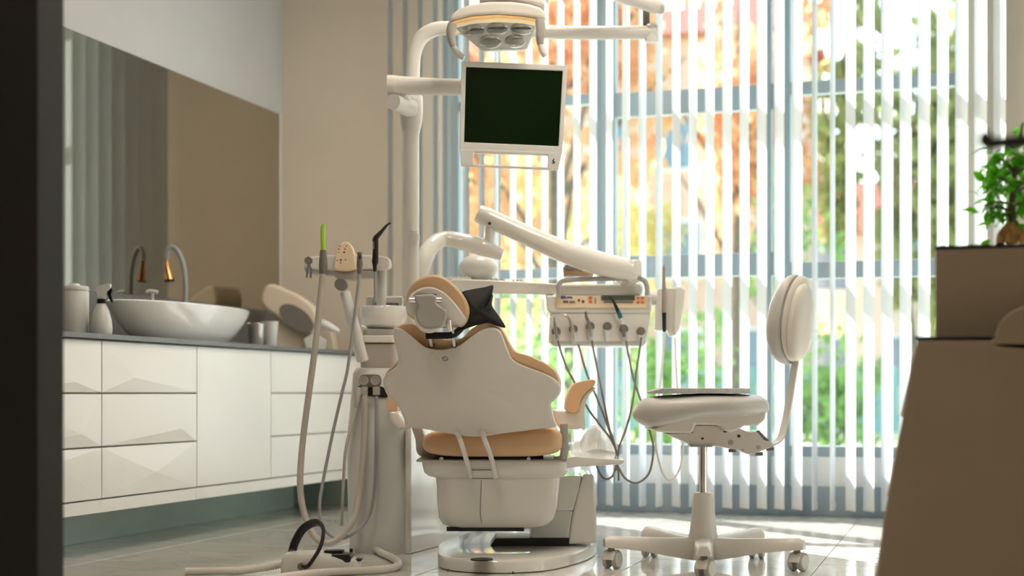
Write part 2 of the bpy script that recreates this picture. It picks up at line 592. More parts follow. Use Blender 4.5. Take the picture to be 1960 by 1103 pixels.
# ------------------------------------------------------------------ outdoors
g = MB().box((-40, YB+2.6, -.35), (40, 70, -.15)).build('lawn', 'lawn', smooth=False)
tag(g, 'sunlit yellow-green lawn outside the window', None, None, 'structure')
g = MB().box((-40, YB+.13, -.35), (40, YB+2.6, -.13)).build('terrace', 'paving', smooth=False)
tag(g, 'pale paving strip just outside the window', None, None, 'structure')
def tree(name, label, x, y, h0, crown, n, m, leaf=.36, trunk=.14, cat='tree', seed=1, group=None):
    R = random.Random(seed)
    t = Thing(name, label, cat, (x, y, -.15), 0, group)
    (rx, ry, rz), cz = crown
    tr = MB()
    if trunk:
        top = Vector((R.uniform(-.3, .3), R.uniform(-.3, .3), cz))
        tr.tube([(0, 0, 0), (.05, 0, h0*.5), tuple(top*Vector((.6, .6, 1)).x if False else (top.x*.6, top.y*.6, h0)), tuple(top)], [trunk, trunk*.8, trunk*.6, trunk*.25], 10, 4)
        for k in range(7):
            a = R.uniform(0, 6.28)
            z0 = R.uniform(h0*.7, cz)
            tr.tube([(top.x*.6*z0/cz, top.y*.6*z0/cz, z0), (rx*.4*math.cos(a), ry*.4*math.sin(a), z0+rz*.35), (rx*.8*math.cos(a), ry*.8*math.sin(a), z0+rz*.6)], [trunk*.4, trunk*.25, trunk*.08], 7, 3)
        t.part(tr, 'trunk', 'bark')
    lf = MB()
    blobs = [(Vector((R.gauss(0, .42)*rx, R.gauss(0, .42)*ry, cz+R.gauss(0, .42)*rz)), R.uniform(.25, .5)) for _ in range(16)]
    for k in range(n):
        c, s_ = R.choice(blobs)
        v = Vector((R.gauss(0, 1), R.gauss(0, 1), R.gauss(0, 1))).normalized()*s_*R.uniform(.5, 1)
        p = c+Vector((v.x*rx, v.y*ry, v.z*rz))
        if p.z < .1:
            p.z = R.uniform(.1, .5)
        E = Euler((R.uniform(0, 6.28), R.uniform(0, 6.28), R.uniform(0, 6.28))).to_matrix()
        L, Wd = leaf*R.uniform(.6, 1.2), leaf*R.uniform(.35, .6)
        lf.add([p+E @ Vector(q) for q in ((-L/2, 0, 0), (0, -Wd/2, .02), (L/2, 0, 0), (0, Wd/2, .02))], [(0, 1, 2, 3)])
    o = t.part(lf, 'crown', m, smooth=False)
    o['kind'] = 'stuff'
tree('autumn_tree', 'orange autumn tree beyond the middle window', -5.2, 19, 2.4, ((2.1, 1.6, 3.0), 5.2), 2600, 'leaf_orange', seed=3)
tree('autumn_tree', 'rust-red autumn tree beyond the left window', -9.0, 21.5, 2.6, ((1.9, 1.4, 3.0), 5.4), 2200, 'leaf_rust', seed=4)
tree('autumn_tree', 'pale orange autumn tree left of the sky gap', -3.6, 23.5, 2.6, ((1.3, 1.4, 3.0), 5.2), 1800, 'leaf_orange', seed=5)
tree('autumn_tree', 'yellow-leaved tree far behind the monitor', -8.2, 29, 2.0, ((2.4, 2.0, 2.6), 4.0), 1800, 'leaf_yellow', seed=6)
tree('olive_tree', 'olive-green tree beyond the right window', -.75, 22, 2.0, ((1.1, 1.4, 3.2), 4.8), 2800, 'leaf_olive', seed=8)
tree('olive_tree', 'olive-green tree near the right edge of the glazing', 1.2, 17.5, 1.6, ((1.0, 1.2, 2.6), 3.8), 2000, 'leaf_olive', seed=9)
tree('slender_tree', 'small green tree in front of the sky gap', -2.05, 17, 1.4, ((.55, .6, 1.1), 2.4), 420, 'leaf_green', leaf=.2, trunk=.06, seed=10)
for k, (x, y, r, h, lab, m) in enumerate([
        (-5.9, 15.5, .8, .9, 'green shrub low behind the dental chair', 'leaf_green'), (-4.2, 13.6, .7, 1.0, 'green shrub behind the instrument console', 'leaf_green'),
        (-3.0, 14.6, .8, .9, 'bright green shrub left of the stool backrest', 'leaf_green'), (-1.3, 14.4, .7, .9, 'green shrub behind the right window', 'leaf_green'),
        (.45, 15.6, .7, 1.1, 'olive shrub near the planter side of the glazing', 'leaf_olive'), (-7.6, 17, .8, 1.1, 'yellow-green shrub beyond the lamp pole', 'leaf_yellow')]):
    tree('garden_shrub', lab, x, y, .3, ((r, r, h*.8), h*.75), 700, m, leaf=.16, trunk=.03, cat='shrub', seed=20+k, group='shrubs on the lawn')
def house(name, label, x0, x1, y, h, wall, cols, rows):
    t = Thing(name, label, 'building', ((x0+x1)/2, y, -.15), 0)
    w = (x1-x0)/2
    t.part(MB().box((-w, 0, 0), (w, 5, h)), 'wall', wall, smooth=False)
    t.part(MB().add([(-w-.4, -.4, h), (w+.4, -.4, h), (w+.4, 5.4, h), (-w-.4, 5.4, h), (-w, 2.5, h+1.8), (w, 2.5, h+1.8)], [(0, 1, 5, 4), (2, 3, 4, 5), (0, 4, 3), (1, 2, 5), (3, 2, 1, 0)]), 'roof', 'house_roof', smooth=False)
    for i in range(cols):
        for j in range(rows):
            cx = -w+(i+.5)*2*w/cols
            cz = 1.6+j*2.7
            f = t.part(MB().box((cx-.55, -.06, cz-.75), (cx+.55, 0, cz+.75)), 'window', 'panel_white')
            t.part(MB().box((cx-.47, -.075, cz-.67), (cx+.47, -.06, cz+.67)), 'pane', 'house_glass', f)
house('brick_house', 'brick house with tiled roof far behind the orange trees', -13.4, -4.0, 36, 9.6, 'house_brick', 5, 3)
house('plaster_house', 'pale plaster house with tiled roof far behind the stool', -4.6, 3, 42, 5.2, 'house_wall', 4, 2)
fe = Thing('garden_fence', 'low pale teal board fence at the far edge of the lawn', 'fence', (-3, 24, -.15), 0)
for k in range(56):
    fe.part(MB().box((-7+k*.25, -.02, .1), (-7+k*.25+.2, .02, 1.15)), 'board', 'fence_teal') if k == 0 else None
b0 = [c for c in fe.o.children][0]
for k in range(1, 56):
    c = b0.copy()
    COL.objects.link(c)
    c.parent = fe.o
    c.location = (k*.25, 0, 0)
for z in (.3, .9):
    fe.part(MB().box((-7, .02, z), (6.95, .05, z+.08)), 'fence_rail', 'fence_teal')
for k in range(8):
    fe.part(MB().box((-7+k*1.97, .05, 0), (-6.92+k*1.97, .12, 1.2)), 'post', 'fence_teal')

# ------------------------------------------------------------------ cabinets along the left wall
XC = -2.92
def facet(y0, y1, z0, z1, apexes):
    """faceted front: creased panel on the plane x = XC facing +x"""
    mb = MB()
    th = .018
    back = [(XC-th, y0, z0), (XC-th, y1, z0), (XC-th, y1, z1), (XC-th, y0, z1)]
    front = [(XC, y0, z0), (XC, y1, z0), (XC, y1, z1), (XC, y0, z1)]
    ap = [(XC+a[2]*.55, y0+(y1-y0)*a[0], z0+(z1-z0)*a[1]) for a in apexes]
    vs = back+front+ap
    fs = [(3, 2, 1, 0), (0, 1, 5, 4), (1, 2, 6, 5), (2, 3, 7, 6), (3, 0, 4, 7)]
    if len(ap) == 1:
        fs += [(4, 5, 8), (5, 6, 8), (6, 7, 8), (7, 4, 8)]
    elif len(ap) == 2:
        fs += [(4, 5, 9, 8), (5, 6, 9), (6, 7, 8, 9), (7, 4, 8)]
        fs = fs[:5]+[(4, 5, 8), (5, 9, 8), (5, 6, 9), (6, 7, 9), (7, 8, 9), (7, 4, 8)]
    else:
        fs += [(4, 5, 6, 7)]
    return mb.add(vs, fs)
def cabinet(label, y0, y1, fronts, name='drawer_cabinet'):
    t = Thing(name, label, 'cabinet', (-3.18, (y0+y1)/2, 0), 0, 'white wall-hung cabinet units')
    o = Vector((-3.18, (y0+y1)/2, 0))
    def put(mb, nm, m, **k):
        mb.v = [v-o for v in mb.v]
        return t.part(mb, nm, m, **k)
    put(MB().box((XL+.001, y0, .158), (XC-.02, y1, .770)), 'body', 'carcass', smooth=False)
    put(MB().box((XC-.02, y0, .158), (XC-.003, y1, .203)), 'base_rail', 'lacquer', bevel=.002)
    for nm, z0, z1, ap in fronts:
        put(facet(y0+.003, y1-.003, z0+.003, z1-.003, ap), nm, 'lacquer', bevel=.0015, seg=1, smooth=False)
cabinet('faceted white drawer unit half hidden by the dark partition', 3.85, 4.503, [('drawer', .58, .768, [(.75, .2, .012), (.3, .6, .006)]), ('drawer', .39, .58, [(.8, .25, .014)]), ('drawer', .206, .39, [(.55, .75, .014)])])
cabinet('faceted white drawer unit below the wash basin', 4.503, 5.171, [('drawer', .58, .768, [(.30, .30, .016), (.6, .6, .004)]), ('drawer', .39, .58, [(.80, .28, .016), (.3, .6, .004)]), ('drawer', .206, .39, [(.52, .42, .018)])])
cabinet('plain white door unit between the drawer units', 5.171, 5.818, [('door', .206, .768, [])], 'door_cabinet')
cabinet('white drawer unit in the far corner behind the suction hoses', 5.818, 6.96, [('drawer', .58, .768, [(.5, .3, .006)]), ('drawer', .39, .58, []), ('drawer', .206, .39, [(.4, .6, .006)])])
struct(MB().box((XL, 3.3, 0), (-3.27, 6.77, .158)).build('trim_1', 'plinth_green', bevel=.002), 'pale green recessed plinth under the white cabinets')
t_ = MB().box((XL, 3.3, .771), (XC+.015, 6.99, .790)).build('worktop', 'worktop_grey', bevel=.003)
tag(t_, 'long grey worktop over the white cabinets', 'worktop')
t_ = MB().box((XL+.002, 3.3, .7905), (XL+.02, 6.985, 1.004)).build('backsplash', 'worktop_grey', bevel=.002)
tag(t_, 'grey upstand along the wall below the mirror', 'backsplash')
m1 = onX(531, 222, XL)
mi = Thing('wall_mirror', 'large tinted wall mirror above the worktop', 'mirror', (XL, 5.2, 1.006), 0)
mi.part(MB().box((.001, -1.6, 0), (.012, m1.y-5.2, 1.035)), 'mirror_glass', 'mirror', smooth=False)
mi.part(MB().box((.0, m1.y-5.2, -.0), (.014, m1.y-5.2+.012, 1.037)), 'edge_strip', 'mirror_edge')

# things on the worktop
ZT = .790
def on_top(px, X):
    q = onX(px, 700, X)
    return Vector((X, q.y, ZT)), q
def dist(px, X):
    return X/(CT*((px-980)/F)-ST)
# wash basin
B, _ = on_top(349, -3.105)
t = Thing('wash_basin', 'white oval vessel basin on the grey worktop', 'basin', B, 0)
prof = [(.0, 0), (.60, 0), (.66, .005), (.80, .045), (.91, .09), (.975, .127), (1.0, .145), (.985, .150), (.955, .146), (.86, .108), (.6, .045), (.0, .035)]
t.part(MB().lathe((0, 0, 0), [(r*.5, h) for r, h in prof], 48, sx=.34, sy=1.0), 'bowl', 'ceramic')
t.part(MB().lathe((0, 0, .0355), [(.0, 0), (.02, 0), (.022, .003), (.0, .005)], 20), 'drain', 'chrome')
# faucet
XFa = -3.322
d = dist(345, XFa)
B, _ = on_top(352, XFa)
t = Thing('gooseneck_faucet', 'flexible grey gooseneck faucet with copper spray head behind the basin', 'faucet', B)
t.part(MB().lathe((0, 0, 0), [(.024, 0), (.026, .006), (.02, .012), (.013, .03), (.012, .05)], 20), 'base', 'chrome')
t.part(MB().tube([(0, 0, .02), t.l(354, 590, d), t.l(355, 545, d), t.l(351, 508, d), t.l(341, 482, d), t.l(329, 473, d), t.l(321, 482, d), t.l(319, 500, d)], .0105, 14), 'neck', 'hose_grey')
t.part(MB().tube([t.l(319, 497, d), t.l(320.5, 512, d), t.l(322.5, 526, d), t.l(324, 536, d)], [.011, .014, .020, .025], 18, 1), 'spray_head', 'copper')
t.part(MB().cyl(t.l(324, 535, d), t.l(324.5, 539, d), .0245, .022), 'spray_face', 'box_dark')
# soap pump
Xs = -3.36
B, _ = on_top(292, Xs)
d = dist(292, Xs)
k = d/F
t = Thing('soap_dispenser', 'small pump soap bottle behind the basin', 'dispenser', B)
t.part(MB().lathe((0, 0, 0), [(.026, 0), (.028, .01), (.028, .13), (.018, .15), (.012, .155)], 20, sx=1, sy=.7), 'bottle', 'soap_green')
t.part(MB().lathe((0, 0, .150), [(.026, 0), (.028, .004), (.027, .028), (.016, .04)], 20), 'collar', 'panel_white')
pm = MB().cyl((0, 0, .185), (0, 0, .222), .006).tube([(-.028, -.004, .226), (-.01, 0, .231), (.022, 0, .226)], [.006, .009, .008], 10, 3)
t.part(pm, 'pump', 'panel_white')
# soap bar, dish and sponge on the basin's back ledge
for nm, px, X, wdt, hgt, m, lab, cat in [('soap_bar', 301, -3.37, .045, .158, 'red_soap', 'red soap bar behind the basin rim', 'soap'), ('soap_dish', 334, -3.39, .055, .162, 'panel_white', 'flat white soap dish left of the faucet neck', 'dish'), ('nail_brush', 380, -3.385, .05, .165, 'mirror_edge', 'small beige brush right of the faucet neck', 'brush')]:
    B, _ = on_top(px, X)
    t = Thing(nm, lab, cat, B, 0)
    t.part(MB().lathe((0, 0, 0), [(.03, 0), (.03, .006), (.012, .012), (.010, hgt-.022), (.03, hgt-.015)], 20), 'stand', 'plastic_cool')
    if cat == 'brush':
        t.part(MB().tube([(0, -wdt, hgt-.006), (0, 0, hgt), (0, wdt, hgt+.012)], [.008, .011, .006], 10, 4), 'body', m)
    else:
        t.part(MB().box((-.02, -wdt/1.6, hgt-.016), (.02, wdt/1.6, hgt+.003)), 'body', m, bevel=.006)
# spray bottle
Xb = -3.02
B, _ = on_top(194, Xb)
d = dist(194, Xb)
t = Thing('spray_bottle', 'white trigger spray bottle at the left end of the worktop', 'bottle', B)
q = t.l(194, 640, d)
t.part(MB().lathe((0, 0, 0), [(.034, 0), (.0385, .006), (.0395, .03), (.037, .055), (.028, .09), (.017, .113), (.014, .118)], 28), 'bottle', 'plastic_cool')
t.part(MB().lathe((0, 0, .117), [(.0155, 0), (.0165, .003), (.0165, .015), (.013, .018)], 20), 'collar', 'black_plastic')
z = lambda px, py: t.l(px, py, d)
t.part(MB().prism(t.poly([(188, 572), (186, 562), (183, 556), (185, 549), (200, 545), (212, 543), (213, 553), (206, 559), (202, 573)], d), -.011, .011), 'spray_head', 'panel_white', bevel=.004)
t.part(MB().prism(t.poly([(206, 558), (214, 550), (216, 556), (213, 562), (217, 580), (213, 579), (207, 566)], d), -.007, .007), 'trigger', 'black_plastic', bevel=.002)
# paper towel canister
B, _ = on_top(142, -3.12)
t = Thing('towel_canister', 'white cylindrical towel canister beside the dark partition', 'canister', B)
t.part(MB().lathe((0, 0, 0), [(.048, 0), (.052, .006), (.053, .16), (.050, .166)], 32), 'body', 'panel_white')
t.part(MB().lathe((0, 0, .165), [(.0535, 0), (.0545, .006), (.05, .016), (.022, .019), (.018, .026), (.0, .027)], 32), 'lid', 'plastic_cool')
# steel cup
B, _ = on_top(489, -3.05)
t = Thing('steel_cup', 'polished steel cup between basin and beige apparatus', 'cup', B)
t.part(MB().lathe((0, 0, 0), [(.0, 0), (.034, 0), (.036, .004), (.041, .098), (.0425, .102), (.0395, .1), (.034, .006), (.0, .005)], 32), 'cup', 'steel')
t.part(MB().lathe((0, 0, .101), [(.043, 0), (.044, .0015), (.043, .003), (.040, .002)], 32), 'rim', 'chrome')
B, _ = on_top(517, -3.04)
t = Thing('plastic_cup', 'translucent white plastic cup left of the beige apparatus', 'cup', B)
t.part(MB().lathe((0, 0, 0), [(.0, 0), (.026, 0), (.028, .003), (.037, .112), (.0385, .116), (.036, .114), (.026, .006), (.0, .005)], 28), 'cup', 'plastic_cool')
t.part(MB().tube([(.0378*math.cos(2*math.pi*k/24), .0378*math.sin(2*math.pi*k/24), .116) for k in range(25)], .0016, 6, 1), 'lip', 'plastic_cool')
# beige apparatus with dark oval
Xm = -3.13
B, _ = on_top(590, Xm)
d = dist(585, Xm)
t = Thing('lab_apparatus', 'beige tilted-head bench apparatus with dark oval window on the worktop', 'apparatus', B)
c5 = crop(480, 520, 6.486)
zt = t.l(600, 700, d)
head = catmull([Vector((x, y, 0)) for x, y in c5((150, 340), (165, 260), (215, 180), (310, 165), (450, 220), (620, 300), (780, 420), (850, 560), (900, 740), (830, 800), (640, 760), (470, 690), (330, 560), (215, 480), (160, 410))], 4, True)
def topz(pts):
    return [(x, max(z, .0)) for x, z in pts]
base = c5((300, 560), (480, 520), (800, 620), (1010, 740), (1050, 1010), (200, 960), (250, 850), (310, 700))
t.part(MB().prism(topz(t.poly(base, d)), -.04, .14), 'base', 'bench_beige', bevel=.012, seg=3)
t.part(MB().prism(topz(t.poly([(v.x, v.y) for v in head], d)), -.085, .10), 'head', 'bench_beige', bevel=.025, seg=4)
ov = [(590+39*math.cos(a)*math.cos(.62)-20*math.sin(a)*math.sin(.62), 0) for a in [0]]
oval = []
cx, cy = c5((590, 590))[0]
for k in range(28):
    a = 2*math.pi*k/28
    u, v = 38*math.cos(a), 20*math.sin(a)
    oval.append((cx+u*math.cos(.64)-v*math.sin(.64), cy+u*math.sin(.64)+v*math.cos(.64)))
t.part(MB().prism(t.poly(oval, d), -.090, -.084), 'oval_window', 'plastic_mid', bevel=.002)
a_, b_ = t.l(622, 622, d), t.l(640, 630, d)
t.part(MB().tube([a_+Vector((-.03, -.05, 0)), a_+Vector((0, -.06, 0)), b_+Vector((0, -.06, 0)), t.l(652, 636, d)+Vector((0, -.06, 0))], [.02, .024, .018, .010], 14, 3), 'nozzle', 'plastic_cool')
t.part(MB().prism(topz(t.poly(c5((670, 850), (800, 760), (960, 860), (930, 1000), (720, 1000)), d)), -.10, -.045), 'tray', 'plastic_cool', bevel=.008)
# ------------------------------------------------------------------ dental chair
c7 = crop(700, 500, 3.063)
c8 = crop(700, 720, 2.880)
def V2(pts):
    return [Vector((x, y, 0)) for x, y in pts]
def smooth2(pts, n=5):
    return [(v.x, v.y) for v in catmull(V2(pts), n, True)]
base_d = 5.10
T = Thing('dental_chair', 'dental treatment chair seen from behind with tan upholstery and beige-white shell', 'dental chair', Vector((*P(985, 1080, base_d).xy, 0)))
# floor plate
pl = [(838, 1072), (842, 1088), (880, 1096), (940, 1099), (1000, 1098), (1060, 1092), (1120, 1075), (1140, 1060), (1139, 1042), (1112, 1034), (1020, 1030), (935, 1030), (880, 1048), (845, 1060)]
def floor_pt(T, px, py, z=0.0):
    dd = F*(HC-z)/(py-HY)
    return T.l(px, py, dd)
out = [floor_pt(T, x, y) for x, y in pl]
out = [(v.x, v.y) for v in catmull([Vector((p.x, p.y, 0)) for p in out], 4, True)]
cxp = sum(p[0] for p in out)/len(out)
cyp = sum(p[1] for p in out)/len(out)
mb = MB().star(out, (cxp, cyp), [(.98, 0), (1, .004), (1, .034), (.99, .042), (.97, .045), (.6, .047), (.01, .047)], lambda u, v, w: Vector((u, v, w)))
plate = T.part(mb, 'floor_plate', 'plastic_gloss')
q = floor_pt(T, 922, 1072, .048)
T.part(MB().lathe((q.x, q.y, .0475), [(.036, 0), (.036, .004), (.030, .004), (.0, .001)], 28), 'foot_button', 'black_plastic', plate)
for px in (858, 982):
    q = floor_pt(T, px, 1093 if px < 900 else 1097, .02)
    T.part(MB().cyl((q.x, q.y-.004, .02), (q.x, q.y+.02, .02), .003), 'screw', 'box_dark', plate)
# pedestal fin, lift box; black block as the shaded void behind the seat base
df = 5.25
fin = smooth2(c8((1190, 528), (1246, 532), (1256, 640), (1262, 900), (1180, 906), (1104, 905), (1118, 820), (1135, 720), (1160, 610)), 4)
T.part(MB().prism(T.poly(c8((1190, 528), (1246, 532), (1258, 700), (1262, 900), (1104, 906), (1118, 815), (1138, 710), (1162, 610)), df), 0, .30), 'pedestal_fin', 'plastic_gloss', bevel=.012, seg=3)
T.part(MB().prism(T.poly(c8((1000, 535), (1175, 530), (1160, 600), (1130, 715), (960, 715)), df+.1), 0, .22), 'lift_cover', 'plastic_gloss', bevel=.01)
T.part(MB().prism(T.poly(c8((930, 700), (1128, 712), (1112, 800), (1106, 856), (900, 856)), df+.11), 0, .2), 'lift_cover', 'plastic_cool', bevel=.008)
T.part(MB().prism(T.poly(c8((720, 852), (1106, 852), (1104, 905), (690, 897)), df+.14), 0, .2), 'dark_void', 'black_plastic', bevel=.004)
T.part(MB().cyl(T.l(1040, 1025, df-.05), T.l(1058, 1022, df-.02), .022), 'roller', 'plastic_mid')
# seat base
ds = 4.92
def tub(T, sections, d_front, depth, r=.05, n=28):
    """rounded-box loft: sections (px0, px1, py) at the front plane"""
    rings = []
    for x0, x1, py, inset in sections:
        a, b = T.l(x0, py, d_front), T.l(x1, py, d_front)
        w = (b.x-a.x)/2
        cx = (a.x+b.x)/2
        y0, y1 = a.y+inset, a.y+depth-inset
        rr = min(r, w*.9)
        ring = []
        for qx, qy, a0 in ((1, 0, -90), (1, 1, 0), (-1, 1, 90), (-1, 0, 180)):
            for k in range(7):
                an = math.radians(a0+90*k/6)
                ox = cx+qx*(w-rr)+rr*math.cos(an)
                oy = (y0+rr if qy == 0 else y1-rr)+rr*math.sin(an)
                ring.append(Vector((ox, oy, a.z)))
        rings.append(ring)
    return MB().rings(rings)
tb = tub(T, [(806, 1087, 883, 0), (806, 1088, 890, 0), (810, 1087, 906, .004), (818, 1082, 913, .01), (832, 1074, 917, .02), (834, 1072, 935, .02), (835, 1069, 970, .021), (838, 1063, 995, .026), (846, 1052, 1008, .035), (862, 1030, 1015, .05)], ds, .42)
sb = T.part(tb, 'seat_base', 'plastic_gloss')
T.part(MB().box(T.l(855, 1017, ds+.052), T.l(1003, 1009, ds+.045)), 'base_slot', 'black_plastic', sb)
yf = T.l(900, 950, ds).y
seam = MB().tube([T.l(921, 920, ds)+Vector((0, .0185, 0)), T.l(920, 950, ds)+Vector((0, .0185, 0)), T.l(919, 985, ds)+Vector((0, .0225, 0)), T.l(922, 1003, ds)+Vector((0, .030, 0))], .0012, 6, 4)
T.part(seam, 'seam', 'plastic_mid', sb)
fr = MB()
for a, b in (((900, 900), (946, 900)), ((946, 900), (949, 917)), ((949, 917), (896, 917)), ((896, 917), (900, 900))):
    fr.cyl(T.l(*a, ds)+Vector((0, .001+.018*(a[1] > 910), 0)), T.l(*b, ds)+Vector((0, .001+.018*(b[1] > 910), 0)), .0013, n=6)
T.part(fr, 'service_flap', 'plastic_mid', sb)
# metal frame plate under the seat
T.part(MB().box(T.l(797, 885, ds-.01), T.l(1085, 880, ds-.01)+Vector((0, .38, 0))), 'seat_plate', 'steel', bevel=.003)
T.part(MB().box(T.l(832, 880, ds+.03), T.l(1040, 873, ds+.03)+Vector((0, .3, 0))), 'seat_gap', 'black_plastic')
for px in (845, 1012):
    T.part(MB().cyl(T.l(px, 879, ds-.012), T.l(px, 879, ds+.01), .007), 'bolt', 'chrome')
arm_l = smooth2(c8((235, 290), (285, 285), (308, 350), (330, 395), (390, 440), (380, 458), (300, 462), (262, 430), (255, 360)), 3)
T.part(MB().prism(T.poly(arm_l, ds), -.005, .08), 'arm_bracket', 'plastic_grey', bevel=.004)
T.part(MB().tube([T.l(1079, 812, ds+.02), T.l(1080, 845, ds+.02), T.l(1080, 865, ds+.02), T.l(1076, 879, ds+.02), T.l(1060, 882, ds+.02)], .009, 10, 5, ell=(.6, 1.6)), 'arm_bracket', 'plastic_grey')
# seat cushion
cu = []
for k in range(48):
    a = 2*math.pi*k/48
    ca, sa = math.cos(a), math.sin(a)
    x = 942+135*math.copysign(abs(ca)**.45, ca)
    y = 847-28*math.copysign(abs(sa)**.6, sa)+(-4 if sa > 0 else 0)*(x-942)/135
    cu.append((x, y))
def cushion(T, outline, cpt, d, depth, bulge, fn=None):
    prof = [(.05, -bulge), (.5, -bulge*.92), (.78, -bulge*.6), (.93, -bulge*.2), (.99, bulge*.35), (1, bulge), (1, depth-bulge), (.97, depth-bulge*.3), (.85, depth), (.05, depth)]
    f = fn or (lambda u, v, w: T.l(u, v, d)+Vector((0, w, 0)))
    return MB().star(outline, cpt, prof, f)
T.part(cushion(T, cu, (942, 847), 4.90, .42, .035), 'seat_cushion', 'leather_tan')
# legrest at the far end
T.part(MB().prism(T.poly([(1060, 884), (1095, 880), (1172, 876), (1176, 868), (1090, 862), (1050, 866)], 5.55), -.1, .4), 'legrest', 'plastic_gloss', bevel=.01)
# backrest
def br(u, v, w):
    dd = 4.80+(v-835)*.00075
    return T.l(u, v, dd)+Vector((0, w+.045*((u-906)/172)**2+.010*((v-730)/105)**2-.012, 0))
shell = smooth2(c7((157, 440), (157, 405), (172, 390), (215, 398), (262, 442), (325, 492), (400, 514), (480, 512), (560, 485), (620, 440), (680, 398), (740, 387), (784, 403), (803, 436), (830, 510), (862, 575), (925, 612), (1040, 655), (1108, 688), (1143, 728), (1146, 770), (1120, 806), (1092, 832), (1091, 862), (1108, 930), (1116, 973), (990, 990), (800, 1012), (690, 1028), (590, 1028), (470, 1008), (340, 985), (236, 974), (222, 930), (192, 862), (122, 788), (96, 722), (98, 684), (130, 650), (178, 612), (186, 572), (170, 500)), 4)
sc7 = c7((610, 720))[0]
T.part(MB().star(shell, sc7, [(.02, -.004), (.5, -.004), (.94, -.004), (.972, -.0028), (.99, .001), (1, .010), (.995, .020), (.97, .024), (.02, .024)], br), 'backrest_shell', 'shell')
cush = smooth2(c7((166, 440), (168, 385), (195, 362), (262, 358), (330, 390), (400, 430), (470, 455), (560, 448), (620, 392), (700, 352), (762, 362), (806, 400), (842, 468), (884, 526), (965, 552), (1062, 596), (1122, 642), (1150, 700), (1148, 760), (1118, 806), (1085, 832), (1085, 862), (1100, 930), (1105, 965), (800, 1000), (590, 1010), (340, 975), (245, 962), (200, 862), (130, 788), (102, 722), (104, 662), (130, 625), (180, 575), (180, 500)), 4)
T.part(MB().star(cush, sc7, [(.02, .022), (.97, .022), (.985, .03), (1.0, .048), (1.0, .066), (.985, .085), (.94, .1), (.8, .11), (.02, .11)], br), 'backrest_cushion', 'leather_tan')
ov = [br(*c7((466+17*math.cos(a), 574+12*math.sin(a)))[0], -.0045) for a in [2*math.pi*k/20 for k in range(21)]]
T.part(MB().tube(ov, .0009, 6, 1), 'emblem', 'plastic_mid')
pp = c7((452, 568), (466, 574), (480, 578))
T.part(MB().tube([br(x, y, -.0045) for x, y in pp], .0009, 6, 2), 'emblem', 'plastic_mid')
# cable straps between backrest and base
for a in ([(491, 298), (520, 350), (545, 430), (566, 500), (578, 563)], [(640, 300), (655, 350), (685, 430), (702, 490), (716, 562)]):
    pts = c8(*a)
    dz = [4.80, 4.73, 4.78, 4.86, 4.925]
    T.part(MB().tube([T.l(x, y, dd) for (x, y), dd in zip(pts, dz)], .0085, 10, 5, ell=(1.0, .45)), 'cable_strap', 'plastic')
# headrest
dh = 4.58
def hr(u, v, w):
    return T.l(u, v, dh+(v-580)*.0006)+Vector((0, w, 0))
hsh = smooth2(c7((236, 262), (256, 200), (310, 160), (380, 148), (450, 175), (512, 230), (560, 290), (590, 342), (562, 380), (505, 374), (440, 386), (350, 384), (285, 336), (246, 300)), 4)
hcu = smooth2(c7((230, 265), (238, 180), (290, 110), (370, 75), (452, 86), (522, 140), (576, 202), (606, 272), (601, 338), (566, 382), (505, 384), (440, 388), (350, 386), (278, 340), (240, 306)), 4)
hc = c7((410, 270))[0]
hc2 = c7((415, 245))[0]
T.part(MB().star(hsh, hc, [(.02, -.010), (.6, -.009), (.9, -.004), (.985, .006), (1, .016), (.96, .03), (.02, .03)], hr), 'headrest_shell', 'shell')
T.part(MB().star(hcu, hc2, [(.02, .018), (.9, .016), (.965, .022), (.995, .036), (1, .055), (.985, .078), (.93, .098), (.75, .112), (.02, .116)], hr), 'headrest_cushion', 'leather_tan')
yb = -.034
bk = smooth2(c7((296, 206), (330, 200), (412, 202), (420, 250), (445, 272), (480, 300), (470, 365), (440, 398), (356, 402), (310, 360), (300, 310), (312, 270), (294, 240)), 3)
bo = T.part(MB().prism([(p.x, p.z) for p in (hr(x, y, 0) for x, y in bk)], hr(830, 580, -.052).y, hr(830, 580, -.004).y), 'headrest_bracket', 'plastic_grey', bevel=.008, seg=3)
k_c = hr(*c7((376, 345))[0], -.050)
T.part(MB().lathe(k_c, [(.044, .004), (.044, -.008), (.041, -.014), (.024, -.018), (.002, -.019)], 28, axis=(0, 1, 0)), 'bracket_knob', 'plastic', bo)
T.part(MB().cyl(hr(*c7((262, 232))[0], -.034), hr(*c7((448, 230))[0], -.034), .0112), 'hinge_pin', 'chrome', bo)
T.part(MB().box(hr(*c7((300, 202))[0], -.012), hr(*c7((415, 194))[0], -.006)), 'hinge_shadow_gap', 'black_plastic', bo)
T.part(MB().tube([hr(*c7((488, 350))[0], -.03), hr(*c7((492, 380))[0], -.034), hr(*c7((498, 412))[0], -.034)], [.010, .0085, .007], 12, 3), 'release_lever', 'chrome', bo)
for x in (372, 506):
    a, b = c7((x, 396))[0], c7((x+14, 494))[0]
    T.part(MB().cyl(hr(*a, -.012), br(*b, -.004), .0065), 'headrest_post', 'chrome')
    T.part(MB().ball(br(*c7((x+14, 492))[0], -.003), .0085, 12, 8, sc=(1, .4, 1.2)), 'post_slot', 'box_dark')
